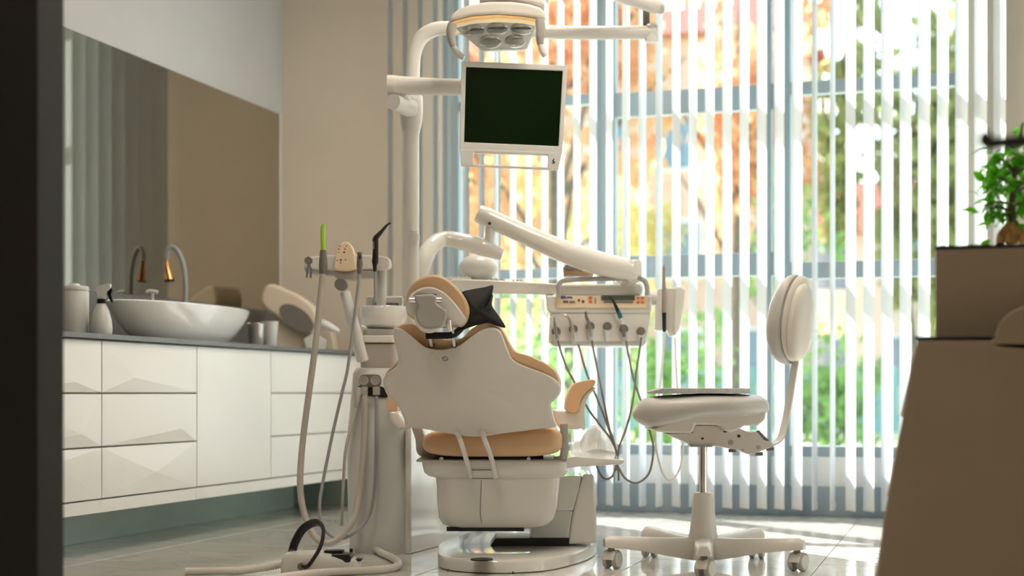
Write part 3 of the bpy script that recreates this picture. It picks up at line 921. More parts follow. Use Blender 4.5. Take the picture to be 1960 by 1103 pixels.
# armrests
da = 5.05
pad = smooth2(c8((1112, 196), (1110, 135), (1124, 82), (1152, 45), (1202, 25), (1268, 20), (1262, 58), (1222, 86), (1192, 132), (1172, 200)), 4)
ar = T.part(MB().prism(T.poly(pad, da), 0, .20), 'armrest', 'leather_tan', bevel=.010, seg=3)
T.part(MB().prism(T.poly(smooth2(c8((1176, 198), (1196, 134), (1226, 90), (1264, 62), (1270, 74), (1236, 108), (1212, 180), (1216, 290), (1196, 296), (1178, 260)), 3), da), .01, .19), 'armrest_support', 'plastic_gloss', ar, bevel=.004)
T.part(MB().prism(T.poly(c8((1030, 182), (1068, 186), (1200, 184), (1206, 260), (1190, 300), (1072, 292), (1048, 262)), da), .01, .12), 'armrest_joint', 'plastic_gloss', ar, bevel=.014, seg=3)
padl = smooth2(c8((108, 130), (122, 100), (160, 150), (164, 192), (110, 190)), 3)
al = T.part(MB().prism(T.poly(padl, 5.02), 0, .2), 'armrest', 'leather_tan', bevel=.008)
T.part(MB().prism(T.poly(c8((112, 190), (166, 192), (205, 250), (240, 292), (170, 300), (120, 240)), 5.02), 0, .14), 'armrest_joint', 'plastic_gloss', al, bevel=.012, seg=3)

# black neck pillow over the headrest
N = Thing('neck_pillow', 'black fabric neck pillow strapped to the headrest', 'pillow', P(935, 620, 4.66))
def npf(u, v, w):
    return N.l(u, v, 4.66)+Vector((0, w, 0))
np_ = c7((560, 185), (610, 168), (700, 152), (746, 142), (744, 185), (740, 230), (742, 262), (756, 286), (790, 334), (818, 380), (812, 392), (762, 378), (715, 364), (655, 376), (600, 392), (560, 404), (540, 330), (545, 250))
npo = [(v.x, v.y) for v in catmull(V2(np_), 3, True)]
N.part(MB().star(npo, c7((650, 290))[0], [(.03, -.036), (.4, -.032), (.7, -.018), (.9, -.006), (1, 0), (.9, .008), (.6, .02), (.03, .03)], npf), 'pillow', 'black_fabric', ang=80)
cr = MB()
cr.tube([npf(*c7((742, 200))[0], -.006), npf(*c7((728, 250))[0], -.02), npf(*c7((690, 300))[0], -.026), npf(*c7((640, 330))[0], -.03)], [.003, .006, .007, .003], 8, 4)
N.part(cr, 'fold', 'black_fabric')
st = [T.o.matrix_basis @ hr(*c7(p)[0], -.006) for p in ((352, 438), (430, 437), (512, 432))]
st = [N.inv @ p for p in st]+[npf(*c7((560, 395))[0], -.004)]
N.part(MB().tube(st, .011, 10, 5, ell=(.28, 1)), 'strap', 'black_fabric')

# crumpled white cover on the far end of the chair
S = Thing('crumpled_cover', 'crumpled white plastic cover on the far end of the chair', 'cover', P(1130, 868, 5.6))
R_ = random.Random(5)
mb = MB()
nx, ny = 12, 10
vs = []
for j in range(ny):
    for i in range(nx):
        u, v = i/(nx-1), j/(ny-1)
        hgt = (.085*math.exp(-((u-.55)/.28)**2)+.03)*math.sin(math.pi*min(1, max(0, v*.9+.05)))
        vs.append(Vector((-.07+.17*u, -.09+.3*v, .002+hgt+R_.uniform(-.012, .012)*(0 < i < nx-1 and 0 < j < ny-1))))
fs = [(j*nx+i, j*nx+i+1, (j+1)*nx+i+1, (j+1)*nx+i) for j in range(ny-1) for i in range(nx-1)]
vb = [Vector((v.x, v.y, 0)) for v in vs]
n0 = len(vs)
fs += [tuple(n0+q for q in reversed(f)) for f in list(fs)]
rim = [i for i in range(nx)]+[j*nx+nx-1 for j in range(1, ny)]+[(ny-1)*nx+i for i in range(nx-2, -1, -1)]+[j*nx for j in range(ny-2, 0, -1)]
fs += [(rim[i], rim[(i+1) % len(rim)], n0+rim[(i+1) % len(rim)], n0+rim[i]) for i in range(len(rim))]
S.part(mb.add(vs+vb, fs), 'sheet', 'paper_white', smooth=False)

# ------------------------------------------------------------------ dental unit column with pole and arms
c5 = crop(540, 400, 3.447)
c6 = crop(540, 680, 2.606)
c4 = crop(700, 0, 3.152)
cm = crop(780, 370, 3.152)
du = 5.30
U = Thing('dental_unit', 'white dental unit column with spittoon bowl, lamp pole and arms beside the chair', 'dental unit', Vector((*P(726, 1060, du).xy, 0)))
col = [(757, 703, 0), (664, 703, 0)]
secs = []
for py, x0, x1 in ((1060, 667, 788), (1040, 667, 787), (960, 664, 785), (880, 662, 780), (820, 664, 772), (760, 670, 766), (715, 674, 762), (704, 680, 756)):
    secs.append((x0, x1, py, 0 if py > 710 else .012))
col_o = U.part(tub(U, secs, du, .34, r=.03), 'column', 'plastic_cool')
# skirt/side body to the right
side = [floor_pt(U, x, y) for x, y in ((786, 1061), (836, 1048), (880, 1042))]
sd_ = MB()
a, b, c = side
sd_.rings([[Vector((a.x-.02, a.y+.0, z)), Vector((a.x, a.y, z)), Vector((b.x-(z*.05), b.y, z)), Vector((c.x-(z*.12), c.y, z)), Vector((c.x-(z*.12), c.y+.3, z)), Vector((a.x-.02, c.y+.3, z))] for z in (0, .1, .3, .47)])
U.part(sd_, 'side_body', 'plastic_gloss', bevel=.012, seg=3)
U.part(MB().box(floor_pt(U, 668, 1059)+Vector((.002, -.003, 0)), floor_pt(U, 765, 1059)+Vector((0, .05, .016))), 'toe_gap', 'black_plastic', col_o)
pl_ = smooth2(c6((386, 128), (396, 100), (440, 96), (484, 100), (496, 128), (484, 156), (440, 160), (396, 156)), 3)
pp = U.part(MB().prism(U.poly(pl_, du), -.008, .01), 'port_plate', 'plastic_mid', bevel=.003)
for x in (408, 465):
    q = U.l(*c6((x, 127))[0], du)
    U.part(MB().lathe(q+Vector((0, -.008, 0)), [(.0175, 0), (.0175, -.006), (.013, -.006), (.012, -.002), (.0, -.002)], 22, axis=(0, 1, 0)), 'port_ring', 'plastic_grey', pp)
    U.part(MB().box(q+Vector((-.003, -.013, -.010)), q+Vector((.003, -.009, .010))), 'port_tap', 'plastic_grey', pp)
U.part(MB().prism(U.poly(smooth2(c6((362, 196), (372, 160), (440, 150), (515, 165), (522, 212), (440, 204), (380, 212)), 3), du), -.004, .01), 'port_recess', 'black_plastic', col_o)
for x in (410, 470):
    U.part(MB().box(U.l(*c6((x-19, 200))[0], du-.022), U.l(*c6((x+19, 158))[0], du-.002)), 'hose_connector', 'plastic_grey', col_o, bevel=.004)
# upper neck, ledge, bowl
def rbox(U, x0, x1, y0, y1, d, depth, r=.02):
    return tub(U, [(x0+2, x1-2, y1, .004), (x0, x1, y1-2, 0), (x0, x1, y0+2, 0), (x0+2, x1-2, y0, .004)], d, depth, r)
U.part(rbox(U, 689, 757, 658, 705, du+.01, .26), 'neck', 'plastic_grey', bevel=0)
U.part(rbox(U, 691, 757, 642, 656, du, .24), 'ledge', 'plastic')
U.part(rbox(U, 694, 752, 630, 643, du+.03, .2), 'ledge_gap', 'plastic_grey')
q = U.l(735, 630, du+.12)
kk = (du+.12)/F
bo = U.part(MB().lathe((q.x, q.y, q.z), [(.0, 0), (.06, .0), (.085, .012), (.092, .04), (.093, .076), (.090, .082), (.084, .078), (.075, .03), (.03, .012), (.0, .01)], 40, sx=1, sy=1.15), 'spittoon_bowl', 'ceramic')
U.part(rbox(U, 700, 770, 567, 588, du+.16, .14, .012), 'glass_rim', 'plastic_gloss')
U.part(rbox(U, 716, 762, 578, 590, du+.14, .03, .006), 'rim_shadow_slot', 'plastic_mid')
q = U.l(730, 600, du+.1)
U.part(MB().lathe((q.x, q.y, q.z), [(.018, 0), (.018, .165), (.016, .168), (.021, .175), (.023, .19), (.020, .205), (.008, .208)], 24), 'cup_filler', 'plastic')
# pole
dp = 5.42
rp_ = 15*dp/F
U.part(MB().tube([U.l(787, 700, dp), U.l(787, 560, dp), U.l(787, 260, dp), U.l(788, 246, dp)], [rp_, rp_, rp_*1.02, rp_*1.1], 24, 1), 'pole', 'plastic')
U.part(MB().tube([U.l(787, 252, dp), U.l(787, 236, dp), U.l(787, 215, dp), U.l(788, 190, dp), U.l(788, 178, dp)], [rp_*1.1, rp_*1.35, rp_*1.5, rp_*1.42, rp_*1.2], 24, 4), 'pole_collar', 'plastic')
U.part(MB().cyl(U.l(786, 208, dp-.03), U.l(753, 195, dp-.13), .034, .029), 'joint_cap', 'plastic')
r2 = 14*dp/F
arm = U.part(MB().tube([U.l(789, 200, dp), U.l(790, 130, dp), U.l(793, 100, dp), U.l(805, 74, dp), U.l(828, 58, dp), U.l(860, 54, dp), U.l(950, 57, dp), U.l(1100, 63, dp), U.l(1254, 62, dp)], [r2, r2, r2, r2, r2*.98, r2*.95, r2*.93, r2*.93, r2*.95], 20, 6), 'lamp_arm', 'plastic')
U.part(MB().lathe(U.l(1247, 82, dp), [(.016, 0), (.024, .004), (.026, .06), (.020, .068)], 20), 'arm_pivot', 'plastic', arm)
U.part(MB().cyl(U.l(1237, 55, dp), U.l(1237, 20, dp), .013), 'arm_pin', 'plastic_mid', arm)
dt = dp-.06
U.part(MB().tube([U.l(1262, 18, dt), U.l(1254, 12, dt), U.l(1180, -12, dt-.05), U.l(1080, -48, dt-.15), U.l(990, -80, dt-.25)], [.018, .027, .028, .028, .028], 18, 4), 'balance_arm', 'plastic', arm)
# monitor arm
dm = 5.32
ma = U.part(MB().tube([U.l(742, 163, dm), U.l(752, 163, dm), U.l(770, 164, dm), U.l(830, 166, dm-.02), U.l(900, 168, dm-.05), U.l(975, 175, dm-.1)], [.036, .036, .034, .031, .030, .03], 20, 4, ell=(1, 1)), 'monitor_arm', 'plastic')
U.part(MB().cyl(U.l(774, 200, dp-.03), U.l(772, 172, dm), .026), 'arm_knuckle', 'plastic', ma)
U.part(MB().box(U.l(788, 465, dp-.05), U.l(800, 442, dp-.03)), 'pole_clip', 'panel_white', bevel=.004)
U.part(MB().box(U.l(796, 462, dp-.035), U.l(803, 448, dp-.01)), 'pole_clip', 'plastic_cool', bevel=.003)
# curved white arm with dome and delivery arm
dc = 5.62
U.part(MB().tube([U.l(797, 560, dc-.1), U.l(808, 510, dc-.1), U.l(824, 474, dc-.05), U.l(848, 458, dc), U.l(885, 463, dc), U.l(925, 474, dc), U.l(962, 488, dc)], [.034, .034, .033, .030, .033, .034, .022], 18, 6), 'swing_arm', 'plastic_gloss')
U.part(MB().tube([U.l(790, 600, dp), U.l(797, 560, dc-.1)], .034, 16, 1), 'swing_arm', 'plastic_gloss')
U.part(MB().cyl(U.l(936, 470, dc), U.l(940, 425, dc), .018, .02), 'arm_post', 'plastic')
da_ = 5.62
prof = []
pts = [(914, 408), (925, 413), (1000, 447), (1080, 482), (1150, 505), (1195, 515), (1222, 520)]
rad = [.030, .036, .038, .044, .046, .042, .030]
ja = U.part(MB().tube([U.l(x, y, da_) for x, y in pts], rad, 18, 5, ell=(1, 1)), 'delivery_arm', 'plastic_gloss')
U.part(MB().lathe(U.l(1213, 528, da_), [(.030, 0), (.034, .004), (.034, .05), (.028, .06), (.0, .062)], 22), 'delivery_joint', 'plastic_gloss', ja)
U.part(MB().cyl(U.l(937, 428, da_-.04), U.l(937, 428, da_-.034), .006), 'arm_screw', 'box_dark', ja)
# assistant holder on an inclined arm
dn = 5.22
ho = U.part(MB().tube([U.l(660, 560, dn), U.l(672, 605, dn), U.l(694, 690, dn+.05)], [.019, .020, .022], 16, 4), 'holder_arm', 'plastic_cool')
q = U.l(653, 545, dn-.02)
U.part(MB().lathe(q, [(.0, -.022), (.02, -.022), (.022, -.018), (.022, .02), (.0, .022)], 24, axis=(0, 1, 0)), 'holder_joint', 'plastic_mid', ho)
hb = smooth2(c5((118, 340), (150, 305), (250, 292), (420, 285), (600, 290), (690, 305), (700, 350), (690, 372), (560, 385), (400, 395), (240, 395), (140, 375)), 3)
U.part(MB().prism(U.poly(c5((118, 345), (150, 305), (250, 292), (420, 285), (600, 290), (690, 305), (702, 350), (690, 375), (560, 388), (400, 395), (240, 395), (140, 380)), dn), 0, .09), 'holder_top', 'plastic', bevel=.008, seg=3)
U.part(MB().prism(U.poly(c5((118, 365), (240, 392), (560, 390), (600, 400), (595, 440), (480, 440), (460, 455), (340, 452), (320, 425), (240, 425), (130, 408)), dn), .005, .085), 'holder_body', 'plastic_grey', bevel=.006)
cp = smooth2(c5((328, 340), (345, 260), (375, 215), (402, 204), (432, 215), (458, 262), (470, 340), (466, 388), (400, 400), (332, 388)), 3)
pn = U.part(MB().prism(U.poly(cp, dn), -.012, .03), 'control_panel', 'peach_panel', bevel=.006, seg=3)
for (x, y, m, r) in ((384, 248, 'icon_brown', .0022), (426, 248, 'icon_brown', .0022), (378, 268, 'icon_red', .0035), (418, 268, 'icon_red', .0035), (376, 290, 'icon_brown', .002), (412, 288, 'icon_blue', .0035), (390, 340, 'icon_brown', .004), (420, 338, 'icon_brown', .0025), (366, 342, 'icon_brown', .0025), (388, 358, 'icon_brown', .0025)):
    q = U.l(*c5((x, y))[0], dn)+Vector((0, -.0125, 0))
    U.part(MB().cyl(q+Vector((0, .002, 0)), q+Vector((0, -.0006, 0)), r, n=10), 'panel_button', m, pn)
q = U.l(*c5((174, 342))[0], dn)
U.part(MB().lathe(q+Vector((0, -.004, 0)), [(.0, -.006), (.0135, -.006), (.014, .0), (.014, .01), (.0, .012)], 20, axis=(0, 1, 0)), 'empty_holder', 'plastic_mid')
for x in (163, 187):
    U.part(MB().tube([U.l(*c5((174, 360))[0], dn-.004), U.l(*c5((x+4, 400))[0], dn-.006), U.l(*c5((x, 455))[0], dn-.004)], .0035, 8, 3), 'holder_fork', 'plastic_mid')

# suction handpieces and hoses
def hose_px(t, pts, ds_):
    if not isinstance(ds_, (list, tuple)):
        ds_ = [ds_]*len(pts)
    return [t.l(x, y, d_) for (x, y), d_ in zip(pts, ds_)]
H1 = Thing('suction_handpiece', 'wide suction hose with lime-green suction tip in the assistant holder', 'suction tube', P(620, 500, dn-.02))
H1.part(MB().tube([H1.l(*c5((272, 280))[0], dn-.02), H1.l(*c5((268, 200))[0], dn-.02), H1.l(*c5((268, 130))[0], dn-.02), H1.l(*c5((276, 100))[0], dn-.02)], [.009, .0085, .008, .0065], 14, 4), 'suction_tip', 'lime')
H1.part(MB().tube([H1.l(*c5((271, 272))[0], dn-.02), H1.l(*c5((271, 330))[0], dn-.02), H1.l(*c5((271, 375))[0], dn-.02), H1.l(*c5((268, 430))[0], dn-.02)], [.011, .014, .016, .0125], 16, 4), 'handle', 'hose_dark')
pts = c5((268, 425), (255, 560), (235, 760), (212, 960))+c6((132, 200), (104, 420), (90, 600), (96, 720), (120, 820), (162, 905), (215, 938), (272, 922), (330, 862), (368, 780), (395, 600), (410, 400), (412, 200))
dd = [dn-.02]*6+[5.18, 5.16, 5.14, 5.12, 5.12, 5.13, 5.15, 5.18, 5.22, 5.245, 5.265]
H1.part(MB().tube(hose_px(H1, pts, dd), .0115, 14, 5), 'hose', 'hose_beige')
H2 = Thing('saliva_ejector', 'thin saliva ejector hose with dark grey grip in the assistant holder', 'suction tube', P(688, 500, dn-.02))
H2.part(MB().tube([H2.l(*c5((512, 286))[0], dn-.02), H2.l(*c5((512, 330))[0], dn-.02), H2.l(*c5((512, 370))[0], dn-.02), H2.l(*c5((511, 430))[0], dn-.02)], [.008, .0095, .0115, .0075], 14, 4), 'handle', 'hose_dark')
q = H2.l(*c5((514, 318))[0], dn-.032)
H2.part(MB().ball(q, .005, 10, 8, sc=(.7, .5, 1.6)), 'valve', 'black_plastic')
pts = c5((511, 425), (490, 620), (460, 850), (432, 1060))+c6((296, 200), (250, 400), (202, 640), (187, 760), (200, 850), (250, 905), (310, 912), (380, 872), (440, 785), (463, 640), (469, 400), (470, 205))
dd = [dn-.02]*6+[5.18, 5.16, 5.15, 5.15, 5.16, 5.18, 5.21, 5.235, 5.25, 5.265]
H2.part(MB().tube(hose_px(H2, pts, dd), .0058, 12, 5), 'hose', 'hose_grey')
H3 = Thing('return_hose', 'thin beige hose plugged into the column beside the ports', 'hose', P(680, 760, du-.03))
H3.part(MB().tube([H3.l(*c6((378, 165))[0], du-.015), H3.l(*c6((376, 220))[0], du-.03), H3.l(*c6((370, 262))[0], du-.035)], [.012, .012, .008], 14, 3), 'plug', 'plastic_grey')
H3.part(MB().tube(hose_px(H3, c6((370, 258), (352, 330), (325, 430), (312, 520), (306, 640), (300, 760), (296, 850)), [du-.035, du-.05, du-.07, du-.08, du-.08, du-.07, du-.05]), .0055, 10, 5), 'hose', 'hose_beige')
H4 = Thing('air_water_syringe', 'black air-water syringe with angled nozzle in the assistant holder', 'syringe', P(717, 500, dn-.02))
H4.part(MB().tube([H4.l(*c5((613, 414))[0], dn-.02), H4.l(*c5((612, 370))[0], dn-.02), H4.l(*c5((614, 350))[0], dn-.02), H4.l(*c5((617, 260))[0], dn-.02), H4.l(*c5((616, 205))[0], dn-.02)], [.006, .0085, .012, .010, .011], 14, 3), 'handle', 'black_plastic')
H4.part(MB().tube([H4.l(*c5((606, 212))[0], dn-.02), H4.l(*c5((622, 188))[0], dn-.02), H4.l(*c5((660, 145))[0], dn-.02), H4.l(*c5((695, 104))[0], dn-.02), H4.l(*c5((718, 95))[0], dn-.02)], [.008, .010, .0065, .004, .003], 12, 4), 'nozzle', 'black_plastic')
H4.part(MB().box(H4.l(*c5((598, 265))[0], dn-.034), H4.l(*c5((609, 215))[0], dn-.028)), 'button', 'plastic_mid', bevel=.001)
H4.part(MB().tube(hose_px(H4, c5((613, 410), (612, 480), (612, 570), (600, 640)), [dn-.02, dn-.01, dn+.05, dn+.12]), .0045, 10, 4), 'hose', 'hose_grey')

# ------------------------------------------------------------------ operating lamp
dl = 5.12
LMP = Thing('operating_lamp', 'dental operating lamp with five lenses and two handles above the monitor', 'lamp', P(950, 50, dl))
c4b = crop(760, 0, 4.411)
yoke = smooth2(c4b((440, 205), (470, 140), (530, 95), (640, 60), (780, 42), (960, 42), (1120, 62), (1210, 92), (1245, 130), (1255, 185), (1180, 190), (1050, 165), (850, 150), (640, 162), (520, 190)), 3)
body = LMP.part(MB().prism(LMP.poly(c4b((438, 212), (470, 145), (530, 98), (640, 62), (780, 44), (960, 42), (1120, 62), (1210, 92), (1248, 135), (1258, 200), (1182, 184), (1050, 162), (850, 146), (640, 160), (520, 188)), dl), -.05, .16), 'housing', 'shell', bevel=.016, seg=4)
LMP.part(MB().prism(LMP.poly(c4b((690, 48), (800, 15), (950, 3), (1110, 12), (1225, 50), (1245, 110), (1000, 60)), dl+.08), -.02, .18), 'rear_housing', 'shell', bevel=.016, seg=3)
LMP.part(MB().prism(LMP.poly(c4b((452, 214), (520, 190), (640, 162), (850, 148), (1050, 164), (1186, 186), (1176, 212), (1040, 190), (850, 180), (640, 196), (520, 222), (470, 232)), dl), -.044, .10), 'light_strip', 'amber', bevel=.004)
# lens plate tilted toward the chair
lp = c4b((500, 232), (640, 200), (850, 186), (1040, 196), (1170, 215), (1100, 405), (1060, 420), (740, 424), (700, 405), (560, 290))
def lpf(u, v, w):
    return LMP.l(u, v, dl+.0+(96-v)*.0022-.03)+Vector((0, w*.55, -w*.83))*-1
lc = c4b((850, 300))[0]
lpo = [(x, y) for x, y in lp]
plt = LMP.part(MB().star(lpo, lc, [(.02, -.02), (1, -.02), (1, .0), (.98, .003), (.02, .003)], lambda u, v, w: LMP.l(u, v, dl-.03+(96-v)*-.0025)+Vector((0, -w, 0))), 'lens_plate', 'plastic_cool', ang=30)
for (x, y, rx, ry) in ((645, 262, 96, 50), (845, 248, 94, 48), (1050, 252, 94, 50), (785, 358, 94, 56), (998, 354, 90, 54)):
    ring = [c4b((x+rx*math.cos(2*math.pi*k/32), y+ry*math.sin(2*math.pi*k/32)))[0] for k in range(32)]
    cc = c4b((x, y))[0]
    f = lambda u, v, w: LMP.l(u, v, dl-.03+(96-v)*-.0025)+Vector((0, -w, 0))
    ln = LMP.part(MB().star(ring, cc, [(1, .001), (1, .006), (.93, .009), (.8, .012), (.5, .016), (.02, .018)], f), 'lens', 'lens', plt)
for x in (884, 934):
    q = LMP.l(*c4b((x, 412))[0], dl-.034)
    LMP.part(MB().cyl(q, q+Vector((0, -.003, 0)), .003, n=10), 'sensor', 'box_dark', plt)
dhn = dl-.06
for side, p1, p2 in (('l', [(470, 200), (455, 260), (458, 330), (478, 398)], [(478, 395), (500, 435), (535, 470), (566, 488)]), ('r', [(1205, 170), (1212, 250), (1208, 320), (1210, 378)], [(1210, 375), (1222, 420), (1240, 455), (1252, 478)])):
    hd = LMP.part(MB().tube([LMP.l(*c4b(p)[0], dhn) for p in p1], [.016, .017, .015, .011], 14, 5), 'handle', 'steel' if False else 'plastic_grey')
    LMP.part(MB().tube([LMP.l(*c4b(p)[0], dhn) for p in p2], [.010, .011, .0115, .008], 14, 5), 'grip', 'plastic_gloss', hd)
LMP.part(MB().tube([LMP.l(966, 20, dl+.1), LMP.l(966, -20, dl+.1), LMP.l(975, -60, dl+.05), LMP.l(990, -80, dt-.25)], [.03, .022, .022, .026], 14, 3), 'neck', 'plastic')

# ------------------------------------------------------------------ monitor
dmo = 5.05
M_ = Thing('monitor', 'white-framed monitor with blank dark screen and handle below it', 'monitor', P(980, 290, dmo))
def quad_ring(T, outer, inner, d, y0, y1):
    o_, i_ = T.poly(outer, d), T.poly(inner, d)
    n = len(o_)
    vs = [(x, y0, z) for x, z in o_]+[(x, y0, z) for x, z in i_]+[(x, y1, z) for x, z in o_]+[(x, y1, z) for x, z in i_]
    fs = []
    for k in range(n):
        j = (k+1) % n
        fs += [(k, j, n+j, n+k), (2*n+k, 3*n+k, 3*n+j, 2*n+j), (k, 2*n+k, 2*n+j, j), (n+k, n+j, 3*n+j, 3*n+k)]
    return MB().add(vs, fs)
OUT = c4((578, 368), (1219, 394), (1186, 922), (565, 900))
INN = c4((605, 403), (1188, 428), (1163, 882), (593, 857))
M_.part(quad_ring(M_, OUT, INN, dmo, 0, .03), 'bezel', 'panel_white', bevel=.003)
M_.part(MB().prism(M_.poly(INN, dmo), .004, .02), 'screen', 'screen', smooth=False)
M_.part(MB().prism(M_.poly(c4((620, 400), (1170, 425), (1150, 890), (610, 870)), dmo), .028, .07), 'rear_cover', 'plastic', bevel=.012, seg=3)
hndl = M_.part(quad_ring(M_, c4((568, 898), (1187, 920), (1180, 940), (1160, 1026), (1100, 1023), (640, 1002), (576, 1000), (572, 950)), c4((652, 920), (1098, 936), (1100, 950), (1096, 1008), (1085, 1009), (660, 993), (650, 990), (648, 940)), dmo, -.002, .022), 'handle_frame', 'panel_white', bevel=.003)
for x, y, r in ((1134, 962, .0022), (1131, 972, .003), (1138, 980, .0026), (1130, 985, .0024)):
    q = M_.l(*c4((x, y))[0], dmo)
    M_.part(MB().cyl(q+Vector((0, -.001, 0)), q+Vector((0, -.004, 0)), r, n=10), 'logo_mark', 'box_dark', hndl)
M_.part(MB().cyl(M_.l(970, 180, dmo+.06), M_.l(972, 176, dmo+.17), .028), 'mount', 'plastic')

# ------------------------------------------------------------------ instrument console
c2 = crop(1020, 480, 4.597)
dk = 5.66
K = Thing('instrument_console', 'beige dental instrument console with control panel and handle bar behind the chair', 'instrument console', P(1148, 640, dk))
K.part(MB().prism(K.poly(c2((112, 395), (1045, 395), (1040, 545), (1000, 552), (150, 552), (125, 520)), dk), -.005, .26), 'upper_body', 'plastic', bevel=.008, seg=3)
K.part(MB().prism(K.poly(c2((150, 550), (1036, 548), (1005, 780), (990, 798), (150, 798), (138, 780)), dk), .0, .24), 'front_panel', 'box_beige' if False else 'plastic', bevel=.006)
K.part(MB().prism(K.poly(c2((140, 796), (1006, 792), (980, 838), (180, 838)), dk), .01, .22), 'underside', 'plastic_cool', bevel=.005)
pn = K.part(MB().prism(K.poly(c2((205, 400), (1005, 400), (998, 505), (200, 505)), dk), -.011, -.004), 'control_panel', 'peach_panel', bevel=.002)
dsp = K.part(MB().box(K.l(*c2((600, 440))[0], dk)+Vector((0, -.014, 0)), K.l(*c2((895, 395))[0], dk)+Vector((0, -.010, 0))), 'display', 'display', pn)
for (x0, y0, x1, y1, m) in ((245, 400, 290, 425, 'icon_blue'), (295, 405, 345, 420, 'icon_blue'), (265, 442, 310, 462, 'icon_brown'), (320, 445, 370, 462, 'plastic_mid'), (395, 428, 412, 448, 'icon_brown'), (430, 438, 450, 462, 'icon_brown'), (490, 405, 520, 428, 'icon_red'), (490, 440, 520, 462, 'icon_red'), (540, 420, 556, 470, 'plastic_grey'), (910, 410, 935, 432, 'icon_red'), (945, 410, 975, 432, 'icon_red'), (910, 445, 935, 468, 'icon_red'), (945, 445, 975, 468, 'icon_red'), (620, 448, 880, 462, 'plastic_mid')):
    K.part(MB().box(K.l(*c2((x0, y1))[0], dk)+Vector((0, -.0135, 0)), K.l(*c2((x1, y0))[0], dk)+Vector((0, -.0105, 0))), 'panel_mark', m, pn)
K.part(MB().prism(K.poly(c2((250, 290), (960, 285), (975, 330), (960, 392), (245, 395), (235, 340)), dk), .02, .2), 'lid', 'plastic', bevel=.012, seg=3)
K.part(MB().tube([K.l(*c2(p)[0], dk-.03) for p in ((228, 395), (228, 330), (240, 285), (290, 262), (450, 252), (640, 248), (850, 246), (960, 252), (995, 285), (1006, 340), (1006, 395))], .0095, 12, 5), 'handle_bar', 'plastic_grey')
HOLD = [(205, 710), (355, 690), (505, 665), (655, 668), (800, 690), (950, 712)]
for x, y in HOLD:
    q = K.l(*c2((x, y))[0], dk)
    hd = K.part(MB().lathe(q+Vector((0, -.002, 0)), [(.0, -.016), (.013, -.016), (.0165, -.011), (.0175, 0), (.0175, .008), (.0, .01)], 22, axis=(0, 1, 0)), 'holder', 'plastic_mid')
    q2 = K.l(*c2((x, y+70))[0], dk)
    K.part(MB().prism([(q2.x-.013, q2.z+.02), (q2.x+.013, q2.z+.02), (q2.x+.007, q2.z-.028), (q2.x-.007, q2.z-.028)], q2.y-.015, q2.y+.003), 'holder_tongue', 'plastic_cool', hd, bevel=.003)
# right-hand holder panel
K.part(MB().prism(K.poly(c2((1100, 330), (1255, 322), (1255, 690), (1240, 752), (1205, 752), (1190, 700), (1075, 700)), dk), .02, .06), 'side_holder', 'plastic', bevel=.006)
K.part(MB().prism(K.poly(c2((1250, 315), (1310, 318), (1338, 350), (1330, 480), (1290, 690), (1250, 755), (1240, 700)), dk), -.01, .09), 'side_wing', 'plastic_gloss', bevel=.008)
K.part(MB().cyl(K.l(1235, 570, dk+.05), K.l(1262, 570, dk+.05), .03), 'side_joint', 'plastic')
K.part(MB().cyl(K.l(1190, 545, dk+.1), K.l(1213, 528, da_), .03), 'console_neck', 'plastic_gloss')
# tray behind, left of the console
dt2 = 5.8
TR = Thing('tray_table', 'white instrument tray on the swing arm left of the console', 'tray', P(965, 560, dt2))
TR.part(MB().prism(TR.poly([(862, 542), (870, 538), (1000, 543), (1072, 548), (1066, 560), (1058, 568), (940, 566), (862, 556)], dt2), -.12, .16), 'tray', 'plastic_gloss', bevel=.008, seg=3)
TR.part(MB().cyl(TR.l(915, 560, dt2+.02), TR.l(915, 485, dt2+.02), .02), 'tray_post', 'plastic')
TR.part(MB().ball(TR.l(916, 514, dt2+.02), .078, 28, 18, sc=(1, 1, .75)), 'joint_dome', 'plastic')
for k, (px, w_, h_, m, lab) in enumerate([(878, .10, .018, 'plastic', 'flat white box on the instrument tray behind the headrest'), (950, .07, .014, 'tray_stuff', 'grey bur block on the instrument tray'), (990, .05, .012, 'tray_stuff', 'grey clip rack on the instrument tray near the console')]):
    q = P(px, 540.5+(px-878)*.035, dt2-.06)
    bx = Thing('tray_box', lab, 'box', q, TH, 'items on the instrument tray')
    bx.part(MB().box((-w_/2, -.03, 0), (w_/2, .03, h_)), 'box', m, bevel=.003)
    for j in range(3):
        bx.part(MB().cyl((-w_*.3+j*w_*.3, 0, h_-.001), (-w_*.3+j*w_*.3, 0, h_+.006), .005, n=10), 'peg', m)
# pads stacked behind the console
for k, (m, py, lab) in enumerate((('books_brown', 528, 'brown pad at the bottom of the stack on the console'), ('books_grey', 519, 'grey pad on top of the stack on the console'))):
    q = P(1107+k*2, py, dk+.12)
    bx = Thing('note_pad', lab, 'pad', q, TH+.1*k, 'pads stacked on the console')
    bx.part(MB().box((-.058, -.06, 0), (.058, .06, .017)), 'pages', m, bevel=.002)
    bx.part(MB().box((-.059, -.061, .017), (.059, .061, .0185)), 'cover', m)
